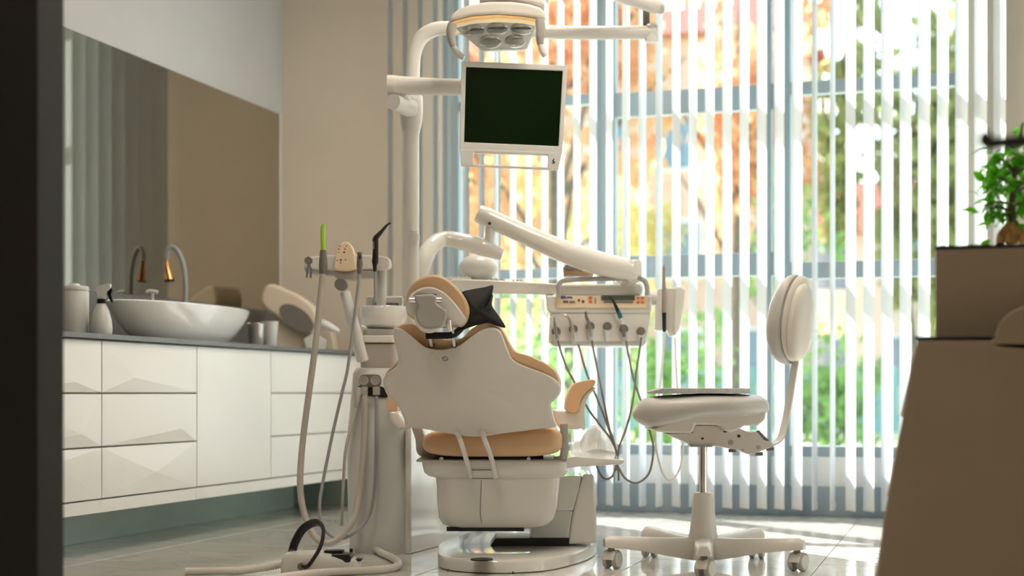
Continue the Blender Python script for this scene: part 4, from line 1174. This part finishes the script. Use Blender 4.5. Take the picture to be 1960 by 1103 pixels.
# handpieces
def handpiece(label, hold, kind, hose, dd=dk-.03):
    hx, hy = hold
    t = Thing('dental_handpiece', label, 'handpiece', P(*c2((hx, hy))[0], dd), TH, 'instruments hanging in the console holders')
    g_ = lambda x, y, d_=dd: t.l(*c2((x, y))[0], d_)
    if kind == 'slim':
        t.part(MB().tube([g_(215, 780), g_(205, 730), g_(196, 680), g_(192, 640)], [.005, .007, .007, .0055], 12, 4), 'handle', 'steel')
        t.part(MB().tube([g_(192, 645), g_(190, 610), g_(188, 582)], [.0055, .0045, .003], 10, 3), 'head', 'chrome')
    elif kind == 'curved':
        t.part(MB().tube([g_(368, 770), g_(352, 700), g_(335, 640), g_(318, 600)], [.005, .0075, .0075, .006], 12, 4), 'handle', 'chrome')
        t.part(MB().tube([g_(318, 603), g_(304, 580), g_(282, 568), g_(272, 566)], [.006, .006, .005, .004], 10, 3), 'head', 'chrome')
    elif kind == 'turbine':
        t.part(MB().tube([g_(515, 755), g_(503, 700), g_(492, 650), g_(482, 610)], [.005, .008, .008, .006], 12, 4), 'handle', 'steel')
        t.part(MB().tube([g_(482, 613), g_(470, 580), g_(466, 548), g_(466, 535)], [.006, .0055, .005, .003], 10, 3), 'head', 'plastic_mid')
    else:
        t.part(MB().tube([g_(805, 760), g_(795, 700), g_(785, 640), g_(775, 600)], [.006, .009, .008, .007], 12, 4), 'handle', 'plastic_mid')
        t.part(MB().tube([g_(788, 650), g_(780, 615), g_(772, 588)], [.0085, .0085, .0075], 12, 3), 'clear_collar', 'plastic_cool')
        t.part(MB().tube([g_(774, 595), g_(760, 555), g_(748, 530)], [.009, .0085, .007], 12, 3), 'tip_ring', 'teal_tip')
        t.part(MB().tube([g_(765, 570), g_(740, 515), g_(708, 445), g_(672, 402)], [.0085, .007, .0045, .0025], 12, 4), 'tip', 'black_plastic')
    t.part(MB().tube([t.l(x, y, d_) for x, y, d_ in hose], .0042, 10, 5), 'hose', 'hose_dark')
    return t
c3 = crop(1040, 640, 3.064)
def hz(*pts):
    out = []
    for x, y in pts:
        q = c3((x, y))[0]
        out.append((*q, 5.62-.16*min(1, max(0, (y-60)/300))))
    return out
handpiece('slim silver handpiece in the first console holder from the chair', HOLD[0], 'slim', hz((85, 40), (130, 180), (185, 285), (255, 425), (330, 530), (385, 600), (425, 680), (428, 770), (395, 842), (345, 838), (300, 745)))
handpiece('bright curved handpiece in the second console holder', HOLD[1], 'curved', hz((205, 60), (230, 150), (262, 250), (345, 450), (395, 590), (428, 690), (432, 800)))
handpiece('grey turbine handpiece in the third console holder', HOLD[2], 'turbine', hz((285, 40), (305, 150), (340, 320), (385, 540), (425, 670), (438, 780), (442, 860)))
handpiece('black tipped handpiece with teal ring in the fifth console holder', HOLD[4], 'black', hz((485, 40), (505, 150), (530, 265), (575, 400), (625, 570), (645, 680), (620, 815), (548, 872), (480, 845), (440, 780)))
t = Thing('loose_hose', 'thin grey hose hanging from the empty sixth console holder', 'hose', P(*c2(HOLD[5])[0], dk-.03), TH, 'instruments hanging in the console holders')
t.part(MB().tube([t.l(x, y, d_) for x, y, d_ in hz((575, 20), (562, 110), (545, 220), (525, 390), (490, 540), (445, 660), (436, 740))], .0042, 10, 5), 'hose', 'hose_dark')
t = Thing('scaler_pen', 'upright brown-grey scaler pen with black sleeve at the console right side', 'scaler', P(*c2((1155, 600))[0], dk-.02))
g_ = lambda x, y: t.l(*c2((x, y))[0], dk-.02)
t.part(MB().tube([g_(1153, 545), g_(1155, 420), g_(1152, 260), g_(1152, 150), g_(1153, 130)], [.0095, .009, .0065, .006, .003], 14, 4), 'body', 'pen_body')
t.part(MB().tube([g_(1157, 715), g_(1156, 690), g_(1155, 540)], [.005, .0075, .0085], 14, 1), 'sleeve', 'black_plastic')
t.part(MB().tube([g_(1153, 132), g_(1152, 118)], [.003, .0015], 8, 1), 'tip', 'box_dark')
t.part(MB().tube([t.l(x, y, d_) for x, y, d_ in hz((712, -10), (700, 150), (685, 300), (664, 470), (658, 590), (668, 700), (700, 815), (745, 856), (795, 800), (818, 680), (810, 540), (785, 300), (772, 20))], .0040, 10, 5), 'hose', 'hose_white')

# ------------------------------------------------------------------ foot control
dfc = 4.72
G = Thing('foot_control', 'beige foot control pedal with black hoop handle on the floor', 'foot control', Vector((*P(615, 1100, dfc).xy, 0)))
cf = crop(100, 620, 2.283)
ft = []
for sx, zz in ((1.0, 0), (1.02, .006), (1.0, .035), (.94, .055), (.9, .06)):
    ft.append((sx, zz))
gx = lambda px: (px-615)/F*dfc
out = smooth2([(gx(541), -.035), (gx(552), -.060), (gx(600), -.070), (gx(650), -.062), (gx(688), -.040), (gx(690), .02), (gx(660), .075), (gx(590), .085), (gx(548), .05)], 4)
def gfn(u, v, w):
    slope = max(0, min(1, (u-gx(610))/(gx(690)-gx(610))))
    return Vector((u, v, w*(1-.30*slope)))
gb = G.part(MB().star(out, (0, 0), [(.97, 0), (1, .006), (.99, .040), (.95, .058), (.88, .066), (.02, .068)], gfn), 'housing', 'shell')
hoop = [(1038, 1005), (1052, 960), (1085, 905), (1130, 876), (1168, 872), (1190, 895), (1188, 945), (1165, 1000), (1130, 1050), (1102, 1078)]
ps = [G.l(*cf(p)[0], dfc) for p in hoop]
ys_ = [.05, .05, .045, .03, .0, -.03, -.05, -.06, -.07, -.076]
ps = [Vector((p.x, y, max(p.z, .03))) for p, y in zip(ps, ys_)]
G.part(MB().tube(ps, .0125, 12, 5, ell=(.5, 1.1)), 'hoop_handle', 'black_plastic')
for p in (ps[0], ps[-1]):
    G.part(MB().cyl(p+Vector((-.0, .008, 0)), p+Vector((0, -.006, 0)), .011), 'hoop_pivot', 'plastic_mid')
pd = lambda x, y: G.l(*cf((x, y))[0], dfc-.06)
G.part(MB().prism([(q.x, q.z) for q in (pd(1218, 1012), pd(1295, 1010), pd(1306, 1020), pd(1300, 1044), pd(1250, 1050))], -.055, .03), 'pedal', 'black_plastic', bevel=.004)
G.part(MB().prism([(q.x, q.z) for q in (pd(1300, 1032), pd(1345, 1036), pd(1345, 1042), pd(1300, 1044))], -.03, .02), 'pedal_tip', 'black_plastic', bevel=.001)
G.part(MB().box((gx(620), .0, .060), (gx(656), .05, .072)), 'toe_switch', 'black_plastic', bevel=.003)
G.part(MB().box((gx(668), -.05, .012), (gx(694), .0, .024)), 'front_tab', 'plastic_mid', bevel=.003)
cb = [G.l(*cf(p)[0], dfc) for p in ((1012, 1048), (985, 1050), (930, 1062), (840, 1085), (760, 1110), (600, 1170))]
cb = [Vector((p.x, -.01*i-.01, max(p.z, .0125) if i < 3 else max(.0125, .035-.009*i))) for i, p in enumerate(cb)]
G.part(MB().tube(cb, .0115, 12, 5), 'corrugated_hose', 'hose_white')
for k in range(16):
    a = cb[0].lerp(cb[2], k/16*.98)
    G.part(MB().cyl(a+Vector((.0015, 0, 0)), a-Vector((.0015, 0, 0)), .0135, n=12), 'hose_rib', 'hose_white') if k % 2 == 0 else None
CB = Thing('floor_cable', 'white sleeved cable curling on the floor from the unit column', 'cable', Vector((*P(720, 1058, 5.28).xy, 0)))
fp = [(716, 1056), (730, 1066), (748, 1074), (761, 1083), (760, 1092), (735, 1098), (690, 1101), (640, 1103), (580, 1108), (500, 1120)]
CB.part(MB().tube([floor_pt(CB, x, y)+Vector((0, 0, .0135)) for x, y in fp], .0125, 12, 5), 'cable', 'hose_white')

# ------------------------------------------------------------------ stool
dS = 4.90
ST_ = Thing('dental_stool', 'white dental stool with grey leather seat, back pad and castors', 'stool', Vector((*P(1346, 1085, dS).xy, 0)))
kS = dS/F
Zs = lambda py: HC+(HY-py)*kS
Xs_ = lambda px: (px-1346)*kS
hub = ST_.part(MB().lathe((0, 0, 0), [(.035, Zs(1072)), (.06, Zs(1062)), (.058, Zs(1040)), (.046, Zs(1020)), (.0415, Zs(1000)), (.036, Zs(960)), (.033, Zs(948)), (.030, Zs(943)), (.0, Zs(943))], 32), 'base_hub', 'shell')
ST_.part(MB().lathe((0, 0, 0), [(.018, Zs(1074)), (.02, Zs(1066)), (.0, Zs(1060))], 16), 'hub_plug', 'plastic_mid', hub)
ST_.part(MB().cyl((0, 0, Zs(946)), (0, 0, Zs(850)), .0135, n=24), 'gas_lift', 'chrome')
for ang in (-97, -169, -25, 47, 119):
    a = math.radians(ang)
    dx, dy = math.cos(a), math.sin(a)
    nx_, ny_ = -dy, dx
    rings = []
    for rr, zt, zb, hw in ((.02, .100, .022, .036), (.06, .098, .027, .034), (.12, .097, .038, .030), (.20, .101, .055, .027), (.28, .105, .066, .025), (.325, .107, .070, .024), (.342, .100, .072, .019)):
        ring = []
        for q, s_ in ((zb, -1), (zb+.006, -1.02), (zt-.014, -.96), (zt, -.55), (zt+.001, 0), (zt, .55), (zt-.014, .96), (zb+.006, 1.02), (zb, 1)):
            ring.append(Vector((dx*rr+nx_*hw*s_, dy*rr+ny_*hw*s_, q)))
        rings.append(ring)
    ST_.part(MB().rings(rings), 'base_arm', 'shell', ang=50)
    cxx, cyy = dx*.318, dy*.318
    ca = math.radians(ang*1.7+40) if ang not in (-97,) else math.radians(70)
    ca = math.radians({-97: -35, -169: -30, -25: -40, 47: -20, 119: -25}[ang])
    ux, uy = math.cos(ca), math.sin(ca)         # axle direction
    vx, vy = -uy, ux
    ctr = Vector((cxx+vx*.008, cyy+vy*.008, .0300))
    hood = MB()
    pr = []
    for s_ in (-.020, .020):
        pr.append([ctr+Vector((ux*s_, uy*s_, 0))+Vector((vx, vy, 0))*(.0325*math.cos(t_a))+Vector((0, 0, .0325*math.sin(t_a))) for t_a in [math.radians(q) for q in (-5, 20, 45, 70, 95, 120, 150, 180)]]+[ctr+Vector((ux*s_, uy*s_, .004))+Vector((vx, vy, 0))*-.012, ctr+Vector((ux*s_, uy*s_, .004))+Vector((vx, vy, 0))*.012])
    hood.rings(pr)
    cs = ST_.part(hood, 'castor', 'shell', bevel=.003)
    for s_ in (-.0165, .0165):
        c0 = ctr+Vector((ux*(s_-.0075), uy*(s_-.0075), 0))
        c1 = ctr+Vector((ux*(s_+.0075), uy*(s_+.0075), 0))
        ST_.part(MB().cyl(c0, c1, .0298, n=28), 'castor_wheel', 'plastic_grey', cs, bevel=.003)
        ax_ = ctr+Vector((ux*(s_+math.copysign(.008, s_)), uy*(s_+math.copysign(.008, s_)), 0))
        ST_.part(MB().cyl(c0 if s_ < 0 else c1, ax_+Vector((ux, uy, 0))*math.copysign(.0015, s_), .0245, n=24), 'wheel_cap', 'panel_white', cs)
    ST_.part(MB().cyl(Vector((cxx, cyy, .056)), Vector((cxx, cyy, .078)), .011), 'castor_stem', 'plastic_mid', cs)
# seat: saddle cushion, profile along the picture's x
nS = 26
rings = []
for i in range(nS+1):
    u = i/nS
    u = .5-.5*math.cos(math.pi*u)
    px = 1211+(1470-1211)*u
    w = .205*max(.0, 1-abs(2*u-1)**2.6)**.5+.004
    e0, e1 = max(0, 1-u/.13), max(0, (u-.90)/.10)
    top = 757-4*math.sin(math.pi*u)+ (14*(1-u)**6 if u < .5 else 6*u**8)
    top = 757-4*math.sin(math.pi*u)+8*(1-u)**4
    cen = 790-6*u+4*(1-u)
    bot = 800+20*max(0, 1-abs(u-.14)/.34)-6*max(0, u-.75)*4
    f0 = math.sqrt(max(0, 1-e0**2))*math.sqrt(max(0, 1-e1**2))
    top, bot = cen+(top-cen)*f0, cen+(bot-cen)*f0
    zt_, zb_ = Zs(top), Zs(bot)
    zc, hh = (zt_+zb_)/2, max((zt_-zb_)/2, .006)
    ring = []
    for k in range(28):
        a = 2*math.pi*k/28
        ca_, sa_ = math.cos(a), math.sin(a)
        ring.append(Vector((Xs_(px), w*math.copysign(abs(ca_)**.8, ca_), zc+hh*math.copysign(abs(sa_)**.75, sa_))))
    rings.append(ring)
ST_.part(MB().rings(rings), 'seat_cushion', 'leather_grey', ang=70)
c4s = crop(1140, 500, 2.757)
under = c4s((285, 886), (420, 830), (540, 800), (700, 792), (885, 796), (880, 835), (840, 868), (770, 868), (735, 888), (700, 900), (668, 894), (648, 865), (514, 862), (498, 905), (400, 905), (320, 898))
ST_.part(MB().prism(ST_.poly(under, dS-.04), -.10, .22), 'seat_shell', 'leather_white', bevel=.010, seg=3)
mech = c4s((372, 912), (512, 905), (512, 868), (650, 868), (680, 905), (760, 885), (815, 905), (850, 900), (890, 945), (938, 960), (925, 985), (850, 1012), (810, 1022), (760, 1000), (640, 978), (515, 975))
mo = ST_.part(MB().prism(ST_.poly(mech, dS-.03), -.03, .09), 'tilt_mechanism', 'shell', bevel=.004)
ST_.part(MB().box(ST_.l(*c4s((500, 982))[0], dS-.04), ST_.l(*c4s((618, 972))[0], dS-.04)+Vector((0, .08, 0))), 'column_plate', 'plastic_grey', mo, bevel=.002)
for x, y, r, m in ((705, 955, .009, 'plastic_grey'), (748, 922, .005, 'box_dark'), (557, 935, .004, 'box_dark'), (850, 980, .007, 'plastic_grey'), (768, 996, .004, 'plastic_grey')):
    q = ST_.l(*c4s((x, y))[0], dS-.03)
    ST_.part(MB().cyl(q+Vector((0, -.028, 0)), q+Vector((0, -.036, 0)), r, n=16), 'bolt', m, mo)
for x, y in ((716, 1000), (858, 1018), (915, 992)):
    q = ST_.l(*c4s((x, y))[0], dS)
    ST_.part(MB().tube([q+Vector((-.012, -.02, 0)), q+Vector((.012, -.02, .001))], .006, 12, 1), 'lever', 'plastic_mid', mo)
sp = MB()
hx0, hx1 = ST_.l(*c4s((855, 905))[0], dS), ST_.l(*c4s((900, 950))[0], dS)
for k in range(7):
    q = hx0.lerp(hx1, k/6)
    sp.ball(q+Vector((0, -.01, 0)), .008, 10, 6)
ST_.part(sp, 'spring', 'plastic_mid', mo)
bar = [c4s(p)[0] for p in ((900, 972), (945, 962), (975, 935), (992, 885), (1010, 800), (1035, 650), (1056, 525), (1066, 470))]
pts = [ST_.l(x, y, dS) for x, y in bar]
W2 = Vector((math.sin(math.radians(22)), -math.cos(math.radians(22)), 0))*.019
fb = MB()
sm_ = catmull(pts, 5)
r_ = []
for i, p in enumerate(sm_):
    dv = (sm_[min(i+1, len(sm_)-1)]-sm_[max(i-1, 0)]).normalized()
    nn = dv.cross(W2).normalized()*.0022
    r_.append([p+W2+nn, p-W2+nn, p-W2-nn, p+W2-nn])
fb.rings(r_)
ST_.part(fb, 'back_bar', 'shell')
# back pad: faces left and slightly away; its shell faces right and toward the camera
fa = math.radians(200)            # facing direction of the sitter is -x with a little +y
ctr = ST_.l(1512, 612, dS)
fx = Vector((-math.cos(math.radians(31)), math.sin(math.radians(31)), 0))     # forward of the pad
wx = Vector((math.sin(math.radians(31)), math.cos(math.radians(31)), 0))      # across the pad
def egg(s, t0=0, t1=360, n=40):
    o_ = []
    for k in range(n):
        a = math.radians(t0+(t1-t0)*k/n)
        y = math.sin(a)
        x = math.cos(a)
        wd = .118*(1-.10*y)
        o_.append((wd*math.copysign(abs(x)**.85, x)*s, .152*y*s))
    return o_
def bp(u, v, w):
    bend = -.55*u*u
    return ctr+wx*u+fx*(w+.8*u*u)+Vector((0, 0, v))+fx*(-.10*v)
ST_.part(MB().star(egg(1), (0, 0), [(.03, .058), (.4, .055), (.7, .045), (.88, .028), (.97, .010), (1.0, -.006), (.97, -.016), (.85, -.020), (.03, -.020)], bp), 'back_cushion', 'leather_grey')
ST_.part(MB().star([(u*.93, v*.95+.002) for u, v in egg(1)], (0, 0), [(.03, -.020), (.96, -.020), (1.0, -.026), (.98, -.036), (.9, -.046), (.7, -.054), (.03, -.058)], bp), 'back_shell', 'leather_white')
hp = [(u*.62-.038, v*.84-.012) for u, v in egg(1)]
ST_.part(MB().star(hp, (-.038, -.012), [(.03, -.045), (.97, -.045), (1.0, -.054), (.97, -.064), (.85, -.074), (.6, -.080), (.03, -.084)], bp), 'back_cover', 'leather_white')
# folded felt pad on the seat
q = P(1337, 757, dS)
FP = Thing('seat_pad', 'thin grey felt pad lying on the stool seat', 'seat pad', Vector((*q.xy, Zs(756))))
nP = 20
vs = []
rings = []
for i in range(nP+1):
    u = i/nP
    px = 1240+194*u
    w = .14*max(0.0, 1-abs(2*u-1)**4)**.5+.02
    zt_ = Zs(744 if u > .1 else 744+6*(1-u*10))-Zs(756)
    zb_ = Zs(753)-Zs(756)-.001 if u < .9 else Zs(754)-Zs(756)
    rings.append([Vector(((px-1337)*kS, w, zb_)), Vector(((px-1337)*kS, w, zt_)), Vector(((px-1337)*kS, w*.5, zt_+.0015)), Vector(((px-1337)*kS, -w*.5, zt_+.001)), Vector(((px-1337)*kS, -w, zt_)), Vector(((px-1337)*kS, -w, zb_))])
FP.part(MB().rings(rings), 'pad', 'felt_grey', bevel=.002)

# ------------------------------------------------------------------ foreground on the right
YC_ = P(1756, 650, 3.25).y
BX = Thing('equipment_cart', 'beige tapered equipment cart in the right foreground', 'cart', Vector((*onY(1830, 900, YC_).xy, 0)), 0)
def polyY(T, pts, Y):
    return [(q.x, q.z) for q in (T.w(onY(px, py, Y)) for px, py in pts)]
cr_ = [(1756, 650), (2066, 650), (2075, 1100), (2085, 1311), (1642, 1311), (1678, 1103), (1690, 1000), (1727, 800), (1744, 700)]
cart = BX.part(MB().prism([(x, max(z, .02)) for x, z in polyY(BX, cr_, YC_)], 0, .36), 'side_panel', 'box_beige', bevel=.010, seg=3)
BX.part(MB().prism(polyY(BX, smooth2([(1900, 664), (1906, 640), (1914, 618), (1932, 600), (1965, 586), (2010, 584), (2045, 596), (2060, 640), (2062, 668), (1980, 672)], 3), YC_), .0, .085), 'side_bulge', 'box_beige', bevel=.010, seg=3)
edge = [(1754, 660), (1742, 725), (1728, 806), (1714, 880), (1702, 960), (1690, 1030), (1676, 1120), (1648, 1290)]
for k, (a, b) in enumerate(((0, 2), (2, 4), (4, 7))):
    p0, p1 = edge[a], edge[b]
    dr0, dr1 = (p0[0]-1, p0[1]+4), (p1[0]-1, p1[1]-4)
    w_ = 5
    BX.part(MB().prism(polyY(BX, [(dr0[0]+2, dr0[1]), (dr1[0]+2, dr1[1]), (dr1[0]-w_, dr1[1]-6), (dr0[0]-w_+2, dr0[1]+6)], YC_), .012, .34), 'drawer_front', 'plastic', bevel=.003)
tz = BX.w(onY(1750, 649, YC_)).z
ztop = BX.w(onY(1750, 645, YC_)).z
BX.part(MB().box((BX.w(onY(1750, 649, YC_)).x, .0, tz), (BX.w(onY(1906, 649, YC_)).x, .36, ztop)), 'gap_shade', 'box_dark', bevel=.002)  # dark slab stands in for the shadow gap below the planter
for x in (1690, 2040):
    for y in (.05, .31):
        q = BX.w(onY(x, 1311, YC_))
        BX.part(MB().lathe((q.x, y, 0), [(.018, 0), (.02, .004), (.02, .02), (.012, .03)], 16), 'foot', 'black_plastic')
YP_ = YC_+.10
PB = Thing('planter_box', 'beige-white square planter box with dark soil standing on the cart', 'planter', Vector((*onY(1900, 700, YP_).xy, ztop)), 0)
zb0 = PB.o.location.z
bx0, bx1 = PB.w(onY(1790, 467, YP_)), PB.w(onY(1905, 467, YP_))
bx1 = bx0+Vector((.21, 0, 0))
hz_ = bx0.z
PB.part(MB().box((bx0.x, 0, 0), (bx1.x, .24, hz_-.012)), 'box', 'box_beige', bevel=.003)
PB.part(MB().box((bx0.x-.001, -.001, hz_-.014), (bx1.x+.001, .241, hz_-.008)), 'rim', 'box_dark', bevel=.001)
sv = MB()
R_ = random.Random(11)
n_ = 26
gv = [Vector((bx0.x+(bx1.x-bx0.x)*i/(n_-1), .238*j/(n_-1)+.001, hz_-.008+R_.uniform(0, .005))) for j in range(n_) for i in range(n_)]
sv.add(gv, [(j*n_+i, j*n_+i+1, (j+1)*n_+i+1, (j+1)*n_+i) for j in range(n_-1) for i in range(n_-1)])
so = PB.part(sv, 'soil', 'soil')
so['kind'] = 'stuff'
dpb = 3.42
# ficus
dfi = 3.44
FI = Thing('ficus_bonsai', 'small green ficus with swollen tan roots growing in the planter box', 'plant', Vector((*P(1940, 463, dfi).xy, zb0+hz_-.006)))
g_ = lambda px, py, dy=0.0: FI.l(px, py, dfi)+Vector((0, dy, 0))
for pts, rr in (([(1918, 466), (1921, 450), (1930, 436), (1937, 428)], [.010, .012, .012, .009]), ([(1938, 466), (1938, 450), (1938, 438), (1938, 425)], [.013, .015, .013, .010]), ([(1955, 466), (1954, 450), (1946, 438), (1940, 425)], [.009, .011, .010, .009]), ([(1930, 466), (1932, 448), (1936, 432)], [.007, .009, .008])):
    FI.part(MB().tube([g_(x, y, (.012 if x < 1925 else (-.012 if x > 1950 else 0))) for x, y in pts], rr, 12, 4), 'root', 'bark_root')
tr = MB()
tr.tube([g_(1938, 430), g_(1936, 400), g_(1940, 360), g_(1945, 300), g_(1958, 235)], [.010, .009, .007, .005, .003], 10, 4)
R_ = random.Random(3)
tips = []
for k in range(16):
    z0 = R_.uniform(300, 410)
    x0 = 1940
    a = R_.uniform(0, 6.28)
    L_ = R_.uniform(.04, .085)
    e_ = g_(x0, z0)+Vector((L_*math.cos(a), L_*math.sin(a), R_.uniform(-.01, .05)))
    tr.tube([g_(x0, z0), g_(x0, z0).lerp(e_, .5)+Vector((0, 0, .008)), e_], [.004, .003, .0015], 7, 3)
    tips.append((g_(x0, z0), e_))
tips.append((g_(1950, 290), g_(1962, 230)))
tips.append((g_(1945, 300), g_(1915, 300)))
for q in ((1884, 392), (1893, 418), (1905, 270)):
    e_ = g_(*q)
    s0 = g_(1940, min(q[1]+15, 415))
    tr.tube([s0, s0.lerp(e_, .5)+Vector((0, 0, .006)), e_], [.0035, .0025, .0012], 7, 3)
    tips.append((s0, e_))
FI.part(tr, 'stem', 'bark')
# leaves share four meshes
lms = []
for k in range(4):
    l_ = MB()
    L_, Wd = .030+.003*k, .0165+.0012*k
    n2 = 6
    vs = []
    for i in range(n2+1):
        u = i/n2
        w = Wd*.5*math.sin(math.pi*u**.8)**.8 if 0 < u < 1 else .0004
        zc = .004*math.sin(math.pi*u)-.006*u*u
        vs += [Vector((L_*u, -w, zc+.003*w/Wd)), Vector((L_*u, 0, zc-.001)), Vector((L_*u, w, zc+.003*w/Wd))]
    fs = []
    for i in range(n2):
        o_ = i*3
        fs += [(o_, o_+3, o_+4, o_+1), (o_+1, o_+4, o_+5, o_+2)]
    ob = l_.add(vs, fs).build('leaf', 'ficus_leaf')
    lms.append(ob.data)
    bpy.data.objects.remove(ob)
cnt = 0
while cnt < 290:
    a, b = R_.choice(tips)
    p = a.lerp(b, R_.uniform(.35, 1.08))+Vector((R_.gauss(0, .014), R_.gauss(0, .014), R_.gauss(0, .016)))
    if cnt % 2:
        q = Vector((R_.gauss(0, 1), R_.gauss(0, 1), R_.gauss(0, 1))).normalized()*R_.uniform(.55, 1)
        p = g_(1948, 350)+Vector((q.x*.078, q.y*.075, q.z*.095))
    o = bpy.data.objects.new('leaf', lms[cnt % 4])
    COL.objects.link(o)
    o.parent = FI.o
    o.location = p
    out_ = (p-g_(1940, 360))
    yaw = math.atan2(out_.y, out_.x)+R_.gauss(0, .7)
    o.rotation_euler = (R_.gauss(0, .5), R_.gauss(.35, .5), yaw)
    s_ = R_.uniform(.75, 1.25)*(1.5 if p.z > g_(1940, 290).z else 1)
    o.scale = (s_, s_, s_)
    cnt += 1
# dark arm reaching in from the right, close to the camera
dd_ = 2.05
AR = Thing('equipment_stand', 'blurred dark stand arm reaching in from the right edge', 'stand', Vector((*P(2180, 900, dd_).xy, 0)))
AR.part(MB().lathe((0, 0, 0), [(.10, 0), (.10, .012), (.03, .02), (.013, .03)], 28), 'base', 'black_plastic')
AR.part(MB().cyl((0, 0, .02), (0, 0, 1.02), .012), 'pole', 'black_plastic')
AR.part(MB().tube([AR.l(2180, 250, dd_), AR.l(2060, 266, dd_), AR.l(1960, 271, dd_), AR.l(1900, 274, dd_)], [.012, .012, .010, .008], 12, 4), 'arm', 'black_plastic')
AR.part(MB().tube([AR.l(1905, 276, dd_), AR.l(1888, 272, dd_), AR.l(1886, 262, dd_), AR.l(1893, 256, dd_)], [.008, .010, .009, .006], 12, 4), 'hook', 'black_plastic')
